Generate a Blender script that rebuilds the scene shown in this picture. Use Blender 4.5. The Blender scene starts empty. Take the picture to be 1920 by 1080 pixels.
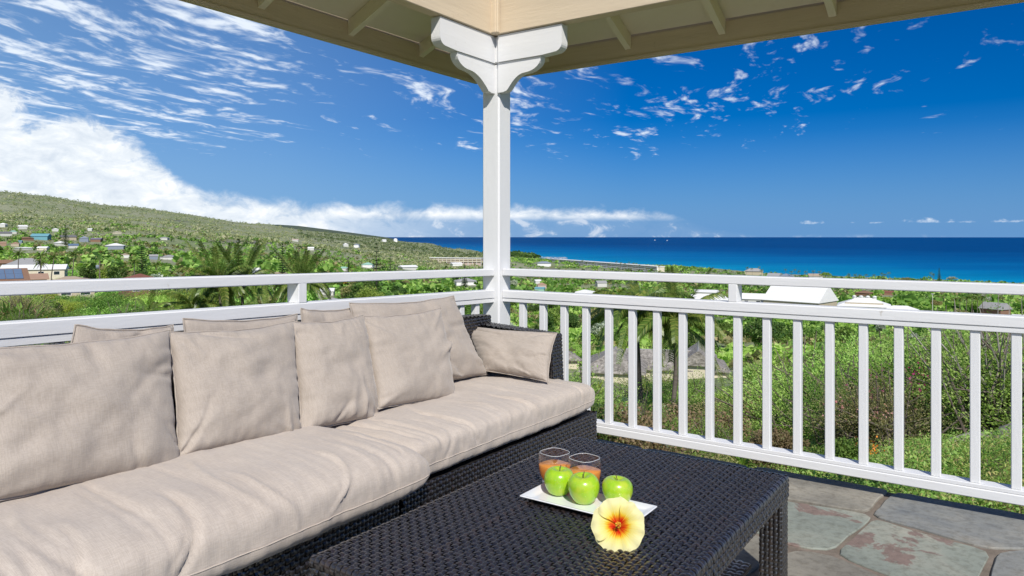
import bpy, math, random
import numpy as np
from mathutils import Vector, Matrix, noise as mnoise

scene = bpy.context.scene
rad = math.radians

# ------------------------------------------------------------------ camera, sky, sun, exposure
EYE = 1.29
YAW = 34.6
FPX = 1370.0                     # focal length in photo pixels (1920 wide)
CX, HY = 960.0, 443.5            # principal column, eye level row
SY_, CY_ = math.sin(rad(YAW)), math.cos(rad(YAW))

cam = bpy.data.cameras.new('camera')
cam_ob = bpy.data.objects.new('camera', cam)
scene.collection.objects.link(cam_ob)
cam.sensor_width = 36.0
cam.lens = 36.0 * FPX / 1920.0
cam.shift_y = -(540.0 - HY) / 1920.0
cam.clip_start = 0.05
cam.clip_end = 300000.0
cam_ob.location = (0, 0, EYE)
cam_ob.rotation_euler = (rad(90), 0, rad(YAW))
scene.camera = cam_ob

SUN_AZ_TRAVEL = 45.0             # light travels this far towards -X from +Y
SUN_EL = 42.0
tx, ty, tz = -math.sin(rad(SUN_AZ_TRAVEL)) * math.cos(rad(SUN_EL)), math.cos(rad(SUN_AZ_TRAVEL)) * math.cos(rad(SUN_EL)), -math.sin(rad(SUN_EL))
sun = bpy.data.lights.new('sun', 'SUN')
sun.energy = 3.3
sun.angle = rad(0.5)
sun.color = (1.0, 0.95, 0.87)
sun_ob = bpy.data.objects.new('sun', sun)
scene.collection.objects.link(sun_ob)
sun_ob.rotation_euler = Vector((tx, ty, tz)).to_track_quat('-Z', 'Y').to_euler()
sun_ob.location = (5, -10, 12)

vs = scene.view_settings
scene.display_settings.display_device = 'sRGB'
vs.view_transform = 'Standard'
vs.look = 'None'
vs.gamma = 1.0
vs.use_curve_mapping = False
vs.exposure = 0.55
scene.cycles.max_bounces = 8
scene.cycles.transparent_max_bounces = 24
scene.cycles.caustics_reflective = False
scene.cycles.caustics_refractive = False


class NT:
    """small node-tree helper"""
    def __init__(s, tree):
        s.t = tree
        s.t.nodes.clear()

    def n(s, typ, **kw):
        nd = s.t.nodes.new(typ)
        for k, v in kw.items():
            setattr(nd, k, v)
        return nd

    def put(s, sock, v):
        if v is None:
            return
        if hasattr(v, 'is_output'):
            s.t.links.new(v, sock)
        else:
            if isinstance(v, (tuple, list)) and len(v) == 3 and sock.type == 'RGBA':
                v = (*v, 1.0)
            sock.default_value = v

    def math(s, op, a, b=None, c=None, clamp=False):
        nd = s.n('ShaderNodeMath', operation=op, use_clamp=clamp)
        for i, v in enumerate((a, b, c)):
            s.put(nd.inputs[i], v)
        return nd.outputs[0]

    def vmath(s, op, a, b=None):
        nd = s.n('ShaderNodeVectorMath', operation=op)
        s.put(nd.inputs[0], a)
        s.put(nd.inputs[1], b)
        return nd.outputs['Value'] if op in ('DOT_PRODUCT', 'LENGTH') else nd.outputs['Vector']

    def noise(s, vec, scale, detail=4, rough=0.55, dist=0.0, out='Fac'):
        nd = s.n('ShaderNodeTexNoise')
        s.put(nd.inputs['Vector'], vec)
        nd.inputs['Scale'].default_value = scale
        nd.inputs['Detail'].default_value = detail
        nd.inputs['Roughness'].default_value = rough
        nd.inputs['Distortion'].default_value = dist
        return nd.outputs[out]

    def ramp(s, fac, stops, interp='LINEAR'):
        nd = s.n('ShaderNodeValToRGB')
        cr = nd.color_ramp
        cr.interpolation = interp
        while len(cr.elements) > 1:
            cr.elements.remove(cr.elements[-1])
        for i, (p, c) in enumerate(stops):
            if not isinstance(c, (tuple, list)):
                c = (c, c, c)
            e = cr.elements[0] if i == 0 else cr.elements.new(p)
            e.position = p
            e.color = (*c, 1.0)
        s.put(nd.inputs[0], fac)
        return nd.outputs[0]

    def mix(s, fac, a, b, mode='MIX'):
        nd = s.n('ShaderNodeMix', data_type='RGBA', blend_type=mode)
        s.put(nd.inputs[0], fac)
        s.put(nd.inputs[6], a)
        s.put(nd.inputs[7], b)
        return nd.outputs[2]

    def mapr(s, v, a, b, c=0.0, d=1.0, smooth=True):
        nd = s.n('ShaderNodeMapRange', interpolation_type='SMOOTHSTEP' if smooth else 'LINEAR')
        for i, x in enumerate((v, a, b, c, d)):
            s.put(nd.inputs[i], x)
        return nd.outputs[0]

    def comb(s, x, y, z=0.0):
        nd = s.n('ShaderNodeCombineXYZ')
        for i, v in enumerate((x, y, z)):
            s.put(nd.inputs[i], v)
        return nd.outputs[0]


def build_world():
    w = bpy.data.worlds.new('World')
    scene.world = w
    w.use_nodes = True
    t = NT(w.node_tree)
    out = t.n('ShaderNodeOutputWorld')
    bg = t.n('ShaderNodeBackground')
    bg.inputs['Strength'].default_value = 0.08
    sky = t.n('ShaderNodeTexSky', sky_type='NISHITA', sun_disc=False)
    sky.sun_elevation = rad(SUN_EL)
    sky.sun_rotation = math.atan2(-tx, -ty)          # compass bearing of the sun
    sky.altitude = 90.0
    sky.air_density = 1.0
    sky.dust_density = 0.25
    sky.ozone_density = 3.5
    d = t.n('ShaderNodeTexCoord').outputs['Generated']
    sep = t.n('ShaderNodeSeparateXYZ')
    t.put(sep.inputs[0], d)
    z = sep.outputs[2]
    lat = t.vmath('DOT_PRODUCT', d, (CY_, SY_, 0.0))
    dep = t.vmath('DOT_PRODUCT', d, (-SY_, CY_, 0.0))
    az = t.math('MULTIPLY', t.math('ARCTAN2', lat, dep), 180 / math.pi)       # degrees, + to the right of the view
    el = t.math('MULTIPLY', t.math('ARCSINE', z), 180 / math.pi)
    # deeper, more saturated tropical blue
    skyc = t.mix(1.0, sky.outputs[0], SKY_TINT, 'MULTIPLY')
    hs = t.n('ShaderNodeHueSaturation')
    hs.inputs['Saturation'].default_value = SKY_SAT
    t.put(hs.inputs['Color'], skyc)
    skyc = hs.outputs[0]

    # high cloud: flat layer of rippled bands, seen in perspective
    zz = t.math('ADD', t.math('MAXIMUM', z, 0.0), 0.05)
    px = t.math('DIVIDE', lat, zz)
    py = t.math('DIVIDE', dep, zz)
    p = t.comb(px, py, 0.0)
    warp = t.noise(p, 0.8, 3, 0.5, out='Color')
    pw = t.vmath('ADD', p, t.vmath('MULTIPLY', t.vmath('SUBTRACT', warp, (0.5, 0.5, 0.5)), (0.75, 0.75, 0.0)))
    da = t.vmath('DOT_PRODUCT', pw, (0.40, 0.916, 0.0))
    db = t.vmath('DOT_PRODUCT', pw, (0.916, -0.40, 0.0))
    band = t.noise(t.comb(t.math('MULTIPLY', da, 0.8), t.math('MULTIPLY', db, 3.2), 0.0), 1.55, 2, 0.45, 0.1)
    fine = t.noise(t.comb(t.math('MULTIPLY', da, 2.6), t.math('MULTIPLY', db, 4.8), 5.0), 2.9, 5, 0.54, 0.1)
    n1 = t.math('ADD', t.math('MULTIPLY', band, 0.54), t.math('MULTIPLY', fine, 0.46))
    big = t.noise(t.vmath('ADD', p, (3.1, 1.7, 0.0)), 0.42, 2, 0.5)
    azm = t.ramp(t.mapr(az, -90, 90, smooth=False), [(0.0, 1.0), (0.33, 1.06), (0.385, 0.96), (0.42, 0.74), (0.455, 0.62), (0.485, 0.76), (0.53, 0.76), (0.58, 0.74), (0.63, 0.68), (0.68, 0.55), (1.0, 0.6)])
    # the band of flakes sinks from upper left to lower right
    elm = t.ramp(t.mapr(el, 0, 40, smooth=False), [(0.0, 0.0), (0.10, 0.0), (0.17, 0.72), (0.26, 1.0), (0.44, 1.0), (0.56, 0.80), (1.0, 0.8)])
    cover = t.math('MULTIPLY', t.math('ADD', azm, t.math('MULTIPLY', t.math('SUBTRACT', big, 0.5), 0.95)), elm)
    thr = t.math('SUBTRACT', 0.735, t.math('MULTIPLY', cover, 0.30))
    cir = t.mapr(n1, thr, t.math('ADD', thr, 0.19))
    cir = t.math('MULTIPLY', cir, t.math('ADD', 0.35, t.math('MULTIPLY', t.mapr(fine, 0.32, 0.62), 0.6)))
    cir = t.math('MULTIPLY', cir, t.mapr(el, 3.0, 6.0))

    # cumulus bank heaped over the slope on the left, trailing off over the sea
    e3 = t.comb(t.math('MULTIPLY', az, 0.11), t.math('MULTIPLY', el, 0.16), 0.0)
    nb = t.noise(e3, 3.2, 8, 0.62, 0.3)
    nb2 = t.noise(t.comb(t.math('MULTIPLY', az, 0.11), t.math('MULTIPLY', el, 0.20), 3.7), 4.2, 7, 0.62, 0.4)
    top = t.ramp(t.mapr(az, -90, 90, smooth=False), [
        (0.0, 0.9), (0.305, 0.93), (0.335, 0.80), (0.348, 0.70), (0.357, 0.52), (0.367, 0.36), (0.393, 0.265),
        (0.44, 0.235), (0.486, 0.235), (0.53, 0.22), (0.565, 0.17), (0.585, 0.04), (0.6, 0.0), (1.0, 0.0)])
    topd = t.math('MULTIPLY', top, 10.2)
    wob = t.math('MULTIPLY', t.math('SUBTRACT', nb, 0.5), t.math('ADD', t.math('MULTIPLY', topd, 0.95), 0.15))
    over = t.math('SUBTRACT', t.math('ADD', topd, wob), el)
    dens = t.mapr(over, -0.25, t.math('ADD', 0.35, t.math('MULTIPLY', topd, 0.20)))
    dens = t.math('MULTIPLY', dens, t.math('ADD', 0.55, t.math('MULTIPLY', t.mapr(nb2, 0.30, 0.55), 0.45)))
    dens = t.math('MINIMUM', t.math('MULTIPLY', dens, t.math('ADD', 1.0, t.math('MULTIPLY', t.mapr(over, 0.5, 3.0), 0.8))), 1.0)
    # to the right the bank thins into a strip with clear, hazy air under it
    low = t.ramp(t.mapr(az, -90, 90, smooth=False), [(0.0, 0.0), (0.40, 0.0), (0.445, 0.55), (0.475, 0.82), (0.5, 0.92), (1.0, 1.0)])
    under = t.mapr(el, 1.1, 1.75, 0.0, 1.0)
    under2 = t.math('MAXIMUM', under, t.math('MULTIPLY', t.mapr(nb2, 0.52, 0.66), 0.45))
    strip = t.math('SUBTRACT', 1.0, t.math('MULTIPLY', low, t.math('SUBTRACT', 1.0, under2)))
    dens = t.math('MULTIPLY', dens, strip)
    # little fair-weather puffs on the horizon to the right
    pm = t.math('MULTIPLY', t.mapr(az, 17, 24), t.math('MULTIPLY', t.mapr(el, 0.75, 1.0), t.mapr(el, 0.9, 1.7, 1.0, 0.0)))
    puff = t.math('MULTIPLY', t.mapr(t.noise(t.comb(t.math('MULTIPLY', az, 0.30), t.math('MULTIPLY', el, 0.5), 9.1), 1.9, 6, 0.6), t.math('SUBTRACT', 0.78, t.math('MULTIPLY', pm, 0.33)), t.math('SUBTRACT', 0.95, t.math('MULTIPLY', pm, 0.33))), 0.7)
    puff = t.math('MULTIPLY', puff, t.mapr(pm, 0.0, 0.3))
    # pale sea haze low down
    hz = t.mapr(el, 0.0, 9.0, 0.78, 0.0, smooth=False)
    skyc = t.mix(hz, skyc, HAZE_COL)
    # moist bright air over the land on the left
    hl = t.ramp(t.mapr(az, -90, 90, smooth=False), [(0.0, 0.75), (0.31, 0.72), (0.40, 0.50), (0.47, 0.24), (0.55, 0.0), (1.0, 0.0)])
    hl = t.math('MULTIPLY', hl, t.mapr(el, 2.0, 34.0, 1.0, 0.15, smooth=False))
    skyc = t.mix(hl, skyc, HAZE_L)
    c = t.mix(cir, skyc, CIR_COL)
    shade = t.ramp(nb2, [(0.3, CUM_DK), (0.52, CUM_MID), (0.65, CUM_LT)])
    c = t.mix(t.math('MULTIPLY', dens, 0.97), c, shade)
    c = t.mix(puff, c, CIR_COL)
    t.put(bg.inputs['Color'], c)
    t.t.links.new(bg.outputs[0], out.inputs[0])


SKY_TINT = (0.30, 0.405, 0.64)
SKY_SAT = 1.28
HAZE_COL = (0.95, 2.75, 5.9)
HAZE_L = (2.5, 4.3, 6.6)
CIR_COL = (7.4, 8.1, 9.0)
CUM_DK = (5.9, 6.6, 7.5)
CUM_MID = (7.6, 8.1, 8.6)
CUM_LT = (9.2, 9.3, 9.4)
build_world()


# ------------------------------------------------------------------ general helpers
def ray(px, py):
    """direction, per unit of depth, of a picture position"""
    r = (px - CX) / FPX
    return Vector((CY_ * r - SY_, SY_ * r + CY_, (HY - py) / FPX))


def at(px, py, d):
    return Vector((0, 0, EYE)) + ray(px, py) * d


def onx(px, py, X):
    v = ray(px, py)
    return Vector((0, 0, EYE)) + v * (X / v.x)


def ony(px, py, Y):
    v = ray(px, py)
    return Vector((0, 0, EYE)) + v * (Y / v.y)


def onz(px, py, Z):
    v = ray(px, py)
    return Vector((0, 0, EYE)) + v * ((Z - EYE) / v.z)


def link(o):
    scene.collection.objects.link(o)
    return o


def tag(o, label=None, cat=None, group=None, kind=None):
    if label:
        o['label'] = label
    if cat:
        o['category'] = cat
    if group:
        o['group'] = group
    if kind:
        o['kind'] = kind
    return o


def empty(name, loc, label=None, cat=None, group=None, rz=0.0):
    o = bpy.data.objects.new(name, None)
    o.empty_display_size = 0.1
    o.location = loc
    o.rotation_euler = (0, 0, rz)
    link(o)
    return tag(o, label, cat, group)


def add(name, mesh, parent=None, loc=(0, 0, 0), rot=(0, 0, 0), scale=(1, 1, 1)):
    o = bpy.data.objects.new(name, mesh)
    o.location = loc
    o.rotation_euler = rot
    o.scale = scale
    if parent:
        o.parent = parent
    return link(o)


def copy_tree(o, parent=None):
    c = o.copy()
    link(c)
    if parent:
        c.parent = parent
    for ch in o.children:
        copy_tree(ch, c)
    return c


class MB:
    """collects simple solids into one mesh"""
    def __init__(s):
        s.v, s.f = [], []

    def add(s, vs, fs):
        b = len(s.v)
        s.v += [tuple(v) for v in vs]
        s.f += [tuple(b + i for i in f) for f in fs]
        return s

    def box(s, x0, x1, y0, y1, z0, z1, c=0.0):
        """axis box, with its edges cut back by c"""
        if c <= 0:
            vs = [(x, y, z) for z in (z0, z1) for y in (y0, y1) for x in (x0, x1)]
            return s.add(vs, [(0, 2, 3, 1), (4, 5, 7, 6), (0, 1, 5, 4), (2, 6, 7, 3), (0, 4, 6, 2), (1, 3, 7, 5)])
        ctr = Vector(((x0 + x1) / 2, (y0 + y1) / 2, (z0 + z1) / 2))
        return s.obox(ctr, Vector(((x1 - x0) / 2, 0, 0)), Vector((0, (y1 - y0) / 2, 0)), Vector((0, 0, (z1 - z0) / 2)), c)

    def obox(s, ctr, a, b, c3, c=0.0):
        """box from centre and half-axes; c chamfers"""
        ctr, a, b, c3 = Vector(ctr), Vector(a), Vector(b), Vector(c3)
        if c <= 0:
            vs = [ctr + i * a + j * b + k * c3 for k in (-1, 1) for j in (-1, 1) for i in (-1, 1)]
            return s.add(vs, [(0, 2, 3, 1), (4, 5, 7, 6), (0, 1, 5, 4), (2, 6, 7, 3), (0, 4, 6, 2), (1, 3, 7, 5)])
        la, lb, lc = a.length, b.length, c3.length
        fa, fb, fc = max(0, 1 - c / la), max(0, 1 - c / lb), max(0, 1 - c / lc)
        vs, idx = [], {}
        for k in (-1, 1):
            for j in (-1, 1):
                for i in (-1, 1):
                    idx[i, j, k] = len(vs)
                    vs += [ctr + i * a + j * fb * b + k * fc * c3, ctr + i * fa * a + j * b + k * fc * c3, ctr + i * fa * a + j * fb * b + k * c3]
        fs = []
        for i in (-1, 1):
            q = [idx[i, -1, -1], idx[i, 1, -1], idx[i, 1, 1], idx[i, -1, 1]]
            fs.append(q if i > 0 else q[::-1])
            q = [idx[-1, i, -1] + 1, idx[1, i, -1] + 1, idx[1, i, 1] + 1, idx[-1, i, 1] + 1]
            fs.append(q[::-1] if i > 0 else q)
            q = [idx[-1, -1, i] + 2, idx[1, -1, i] + 2, idx[1, 1, i] + 2, idx[-1, 1, i] + 2]
            fs.append(q if i > 0 else q[::-1])
        for j in (-1, 1):
            for k in (-1, 1):
                q = [idx[-1, j, k] + 1, idx[1, j, k] + 1, idx[1, j, k] + 2, idx[-1, j, k] + 2]
                fs.append(q if j * k < 0 else q[::-1])
                q = [idx[j, -1, k] + 0, idx[j, 1, k] + 0, idx[j, 1, k] + 2, idx[j, -1, k] + 2]
                fs.append(q if j * k > 0 else q[::-1])
                q = [idx[j, k, -1] + 0, idx[j, k, 1] + 0, idx[j, k, 1] + 1, idx[j, k, -1] + 1]
                fs.append(q if j * k < 0 else q[::-1])
        for (i, j, k), b0 in idx.items():
            fs.append((b0, b0 + 1, b0 + 2) if i * j * k > 0 else (b0, b0 + 2, b0 + 1))
        return s.add(vs, fs)

    def tube(s, pts, rads, n=8, cap=True):
        pts = [Vector(p) for p in pts]
        vs, fs = [], []
        ref = Vector((0, 0, 1)) if abs((pts[1] - pts[0]).normalized().z) < 0.9 else Vector((1, 0, 0))
        for i, p in enumerate(pts):
            t = (pts[min(i + 1, len(pts) - 1)] - pts[max(i - 1, 0)]).normalized()
            a = t.cross(ref).normalized()
            b = t.cross(a)
            r = rads[i] if isinstance(rads, (list, tuple)) else rads
            for k in range(n):
                th = 2 * math.pi * k / n
                vs.append(p + a * math.cos(th) * r + b * math.sin(th) * r)
        for i in range(len(pts) - 1):
            for k in range(n):
                k2 = (k + 1) % n
                fs.append((i * n + k, i * n + k2, (i + 1) * n + k2, (i + 1) * n + k))
        if cap:
            fs.append(tuple(range(n - 1, -1, -1)))
            fs.append(tuple((len(pts) - 1) * n + k for k in range(n)))
        return s.add(vs, fs)

    def lathe(s, prof, n=32, org=(0, 0, 0), power=2.0):
        """profile of (r, z); power > 2 squares the section"""
        vs, fs = [], []
        ox, oy, oz = org
        for r, z in prof:
            for k in range(n):
                th = 2 * math.pi * k / n
                c, si = math.cos(th), math.sin(th)
                q = (abs(c) ** power + abs(si) ** power) ** (-1 / power)
                vs.append((ox + r * q * c, oy + r * q * si, oz + z))
        for i in range(len(prof) - 1):
            for k in range(n):
                k2 = (k + 1) % n
                fs.append((i * n + k, i * n + k2, (i + 1) * n + k2, (i + 1) * n + k))
        return s.add(vs, fs)

    def prism(s, poly, n, h):
        """polygon (points) pushed along vector n by h"""
        n = Vector(n) * h
        k = len(poly)
        vs = [Vector(p) for p in poly] + [Vector(p) + n for p in poly]
        fs = [tuple(range(k - 1, -1, -1)), tuple(range(k, 2 * k))]
        fs += [(i, (i + 1) % k, (i + 1) % k + k, i + k) for i in range(k)]
        return s.add(vs, fs)

    def mesh(s, name, m=None, org=(0, 0, 0), smooth=False):
        me = bpy.data.meshes.new(name)
        ox, oy, oz = org
        me.from_pydata([(x - ox, y - oy, z - oz) for x, y, z in s.v], [], s.f)
        if m:
            me.materials.append(m)
        if smooth:
            me.polygons.foreach_set('use_smooth', [True] * len(me.polygons))
        me.update()
        return me

    def build(s, name, m, parent=None, org=(0, 0, 0), smooth=False):
        return add(name, s.mesh(name, m, org, smooth), parent)


def np_mesh(name, verts, faces, m=None, smooth=False):
    """verts (n,3), faces (k,3 or 4) numpy arrays"""
    me = bpy.data.meshes.new(name)
    nv, (nf, w) = len(verts), faces.shape
    me.vertices.add(nv)
    me.vertices.foreach_set('co', np.ascontiguousarray(verts, dtype=np.float32).ravel())
    me.loops.add(nf * w)
    me.loops.foreach_set('vertex_index', np.ascontiguousarray(faces, dtype=np.int32).ravel())
    me.polygons.add(nf)
    me.polygons.foreach_set('loop_start', np.arange(0, nf * w, w, dtype=np.int32))
    me.polygons.foreach_set('loop_total', np.full(nf, w, dtype=np.int32))
    if smooth:
        me.polygons.foreach_set('use_smooth', np.ones(nf, dtype=bool))
    if m:
        me.materials.append(m)
    me.update(calc_edges=True)
    me.validate()
    return me


# ------------------------------------------------------------------ materials
def base_mat(name):
    m = bpy.data.materials.new(name)
    m.use_nodes = True
    t = NT(m.node_tree)
    out = t.n('ShaderNodeOutputMaterial')
    b = t.n('ShaderNodeBsdfPrincipled')
    t.t.links.new(b.outputs[0], out.inputs[0])
    return m, t, b, out


def surf(name, c1, c2, scale=6.0, rough=0.6, bump=0.0, bscale=40.0, spec=0.4, lo=0.3, hi=0.7, stretch=(1, 1, 1), coat=0.0, dirt=None):
    m, t, b, out = base_mat(name)
    co = t.n('ShaderNodeTexCoord').outputs['Object']
    mp = t.n('ShaderNodeMapping')
    mp.inputs['Scale'].default_value = stretch
    t.put(mp.inputs[0], co)
    v = mp.outputs[0]
    col = t.ramp(t.noise(v, scale, 5, 0.6), [(lo, c1), (hi, c2)])
    if dirt:
        col = t.mix(t.mapr(t.noise(co, dirt[1], 6, 0.65), dirt[2], dirt[3]), col, dirt[0])
    t.put(b.inputs['Base Color'], col)
    t.put(b.inputs['Roughness'], t.math('ADD', rough - 0.06, t.math('MULTIPLY', t.noise(v, scale * 2.3, 3), 0.12)))
    b.inputs['Specular IOR Level'].default_value = spec
    b.inputs['Coat Weight'].default_value = coat
    if bump:
        bp = t.n('ShaderNodeBump')
        bp.inputs['Strength'].default_value = bump
        bp.inputs['Distance'].default_value = 0.01
        t.put(bp.inputs['Height'], t.noise(v, bscale, 5, 0.6))
        t.put(b.inputs['Normal'], bp.outputs[0])
    return m


M = {}
M['white_x'] = surf('white_paint_along_x', (0.70, 0.705, 0.71), (0.76, 0.765, 0.765), 9, 0.45, 0.12, 60, 0.4, stretch=(0.12, 1, 1), dirt=((0.52, 0.49, 0.44), 17, 0.655, 0.80))
M['white_y'] = surf('white_paint_along_y', (0.70, 0.705, 0.71), (0.76, 0.765, 0.765), 9, 0.45, 0.12, 60, 0.4, stretch=(1, 0.12, 1), dirt=((0.52, 0.49, 0.44), 17, 0.655, 0.80))
M['white_z'] = surf('white_paint_along_z', (0.70, 0.705, 0.71), (0.76, 0.765, 0.765), 9, 0.45, 0.12, 60, 0.4, stretch=(1, 1, 0.12), dirt=((0.52, 0.49, 0.44), 17, 0.655, 0.80))
M['tan_x'] = surf('tan_paint_along_x', (0.58, 0.48, 0.345), (0.66, 0.55, 0.40), 7, 0.6, 0.25, 45, 0.3, stretch=(0.12, 1, 1), dirt=((0.40, 0.31, 0.20), 14, 0.66, 0.8))
M['tan_y'] = surf('tan_paint_along_y', (0.58, 0.48, 0.345), (0.66, 0.55, 0.40), 7, 0.6, 0.25, 45, 0.3, stretch=(1, 0.12, 1), dirt=((0.40, 0.31, 0.20), 14, 0.66, 0.8))
M['cream'] = surf('cream_soffit_paint', (0.84, 0.77, 0.57), (0.88, 0.81, 0.61), 3, 0.65, 0.15, 50, 0.3)
M['shingle'] = surf('roof_shingle', (0.20, 0.17, 0.14), (0.30, 0.26, 0.22), 14, 0.9, 0.4, 30, 0.2)


def fabric(name, shade):
    m, t, b, out = base_mat(name)
    co = t.n('ShaderNodeTexCoord').outputs['Object']
    sep = t.n('ShaderNodeSeparateXYZ')
    t.put(sep.inputs[0], co)
    big = t.noise(co, 3.0, 4, 0.55)
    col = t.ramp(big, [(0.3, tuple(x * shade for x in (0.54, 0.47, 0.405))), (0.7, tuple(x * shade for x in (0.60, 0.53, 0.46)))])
    th1 = t.noise(t.vmath('MULTIPLY', co, (30, 420, 30)), 1.0, 2, 0.5)
    th2 = t.noise(t.vmath('MULTIPLY', co, (420, 30, 420)), 1.0, 2, 0.5)
    thr = t.math('ADD', t.math('MULTIPLY', th1, 0.5), t.math('MULTIPLY', th2, 0.5))
    col = t.mix(t.mapr(thr, 0.38, 0.62), t.mix(1.0, col, (0.86, 0.85, 0.84), 'MULTIPLY'), col)
    t.put(b.inputs['Base Color'], col)
    b.inputs['Roughness'].default_value = 0.9
    b.inputs['Specular IOR Level'].default_value = 0.15
    b.inputs['Sheen Weight'].default_value = 0.25
    b.inputs['Sheen Roughness'].default_value = 0.5
    bp = t.n('ShaderNodeBump')
    bp.inputs['Strength'].default_value = 0.35
    bp.inputs['Distance'].default_value = 0.004
    t.put(bp.inputs['Height'], t.math('ADD', thr, t.math('MULTIPLY', t.noise(co, 9.0, 4, 0.5), 0.5)))
    t.put(b.inputs['Normal'], bp.outputs[0])
    return m


M['linen'] = fabric('shaded_beige_linen', .76)  # darker copy: shade on the cushion fronts put into the linen colour
M['seat_linen'] = fabric('lit_beige_linen', .92)  # lighter copy: stronger light on the seats put into the linen colour


def wicker():
    m, t, b, out = base_mat('dark_brown_wicker')
    g = t.n('ShaderNodeNewGeometry')
    co = t.n('ShaderNodeTexCoord').outputs['Object']
    r = g.outputs['Random Per Island']
    c1 = t.ramp(r, [(0.0, (0.006, 0.005, 0.0065)), (0.5, (0.009, 0.0075, 0.009)), (0.85, (0.015, 0.010, 0.009)), (1.0, (0.026, 0.015, 0.011))])
    c1 = t.mix(t.mapr(t.noise(co, 55, 3), 0.5, 0.75), c1, (0.016, 0.012, 0.012))
    t.put(b.inputs['Base Color'], c1)
    t.put(b.inputs['Roughness'], t.math('ADD', 0.26, t.math('MULTIPLY', t.noise(co, 90, 3), 0.22)))
    b.inputs['Specular IOR Level'].default_value = 0.9
    b.inputs['Coat Weight'].default_value = 0.7
    b.inputs['Coat Roughness'].default_value = 0.15
    b.inputs['Coat IOR'].default_value = 1.75
    bp = t.n('ShaderNodeBump')
    bp.inputs['Strength'].default_value = 0.25
    bp.inputs['Distance'].default_value = 0.002
    t.put(bp.inputs['Height'], t.noise(co, 260, 2))
    t.put(b.inputs['Normal'], bp.outputs[0])
    return m


M['wicker'] = wicker()
M['dark'] = surf('dark_backing', (0.008, 0.007, 0.007), (0.014, 0.012, 0.012), 20, 0.7)


def stone(name, c1, c2, c3, patch=None):
    m, t, b, out = base_mat(name)
    co = t.n('ShaderNodeTexCoord').outputs['Object']
    oi = t.n('ShaderNodeObjectInfo').outputs['Random']
    off = t.vmath('ADD', co, t.comb(t.math('MULTIPLY', oi, 31.0), t.math('MULTIPLY', oi, 17.0), 0.0))
    n1 = t.noise(off, 2.2, 7, 0.62, 0.6)
    col = t.ramp(n1, [(0.3, c1), (0.5, c2), (0.7, c3)])
    n2 = t.noise(off, 26, 6, 0.7)
    col = t.mix(t.mapr(n2, 0.42, 0.7), col, t.mix(1.0, col, (0.70, 0.68, 0.66), 'MULTIPLY'))
    if patch:
        pn = t.noise(t.vmath('ADD', off, (patch[1], 4.0, 0)), 3.2, 7, 0.62, 0.4)
        col = t.mix(t.mapr(pn, patch[2], patch[2] + 0.03), col, t.mix(t.mapr(n2, 0.35, 0.7), patch[0], t.mix(1.0, patch[0], (0.7, 0.7, 0.7), 'MULTIPLY')))
    t.put(b.inputs['Base Color'], col)
    b.inputs['Roughness'].default_value = 0.75
    b.inputs['Specular IOR Level'].default_value = 0.3
    bp = t.n('ShaderNodeBump')
    bp.inputs['Strength'].default_value = 0.55
    bp.inputs['Distance'].default_value = 0.02
    t.put(bp.inputs['Height'], t.math('ADD', t.math('MULTIPLY', n1, 1.2), t.math('MULTIPLY', n2, 0.35)))
    t.put(b.inputs['Normal'], bp.outputs[0])
    return m


M['stone_a'] = stone('flagstone_grey_buff', (0.18, 0.17, 0.145), (0.265, 0.25, 0.21), (0.34, 0.315, 0.26))
M['stone_b'] = stone('flagstone_slate_blue', (0.16, 0.175, 0.185), (0.245, 0.25, 0.235), (0.34, 0.31, 0.255))
M['stone_c'] = stone('flagstone_green_red', (0.20, 0.225, 0.20), (0.26, 0.285, 0.245), (0.34, 0.335, 0.28), ((0.235, 0.175, 0.15), 2.0, 0.545))
M['mortar'] = surf('mortar', (0.15, 0.125, 0.10), (0.24, 0.20, 0.165), 9, 0.9, 0.6, 60, 0.2)


# ------------------------------------------------------------------ the terrace floor
def voronoi(seeds, rect):
    x0, x1, y0, y1 = rect
    cells = []
    for i, (sx, sy) in enumerate(seeds):
        poly = [(x0, y0), (x1, y0), (x1, y1), (x0, y1)]
        for j, (qx, qy) in enumerate(seeds):
            if i == j:
                continue
            mx, my, nx, ny = (sx + qx) / 2, (sy + qy) / 2, qx - sx, qy - sy
            out = []
            for k in range(len(poly)):
                a, b2 = poly[k], poly[(k + 1) % len(poly)]
                da = (a[0] - mx) * nx + (a[1] - my) * ny
                db = (b2[0] - mx) * nx + (b2[1] - my) * ny
                if da <= 0:
                    out.append(a)
                if (da < 0 < db) or (db < 0 < da):
                    u = da / (da - db)
                    out.append((a[0] + (b2[0] - a[0]) * u, a[1] + (b2[1] - a[1]) * u))
            poly = out
            if not poly:
                break
        cells.append(poly)
    return cells


EDGE_Y = 4.16
terrace = MB().box(-3.12, 3.2, -2.6, EDGE_Y - 0.02, -0.9, -0.009).build('terrace_floor', M['mortar'])
tag(terrace, kind='structure')
rng = random.Random(5)
seeds = [(-0.86, 3.98), (-0.22, 3.90), (-0.36, 3.40), (0.18, 3.38), (-0.80, 3.46), (-1.0, 2.95), (-0.62, 2.88), (0.62, 3.95), (-1.55, 3.9), (0.75, 3.3), (-0.2, 2.75)]
gy = -2.3
row = 0
while gy < 4.0:
    gx = -2.9 + (0.35 if row % 2 else 0)
    while gx < 3.1:
        p = (gx + rng.uniform(-.2, .2), gy + rng.uniform(-.18, .18))
        if all((p[0] - q[0]) ** 2 + (p[1] - q[1]) ** 2 > 0.33 for q in seeds):
            seeds.append(p)
        gx += 0.78
    gy += 0.62
    row += 1
stone_pick = {0: 'stone_a', 1: 'stone_b', 2: 'stone_c', 3: 'stone_b', 4: 'stone_c', 5: 'stone_a', 6: 'stone_a'}
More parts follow.
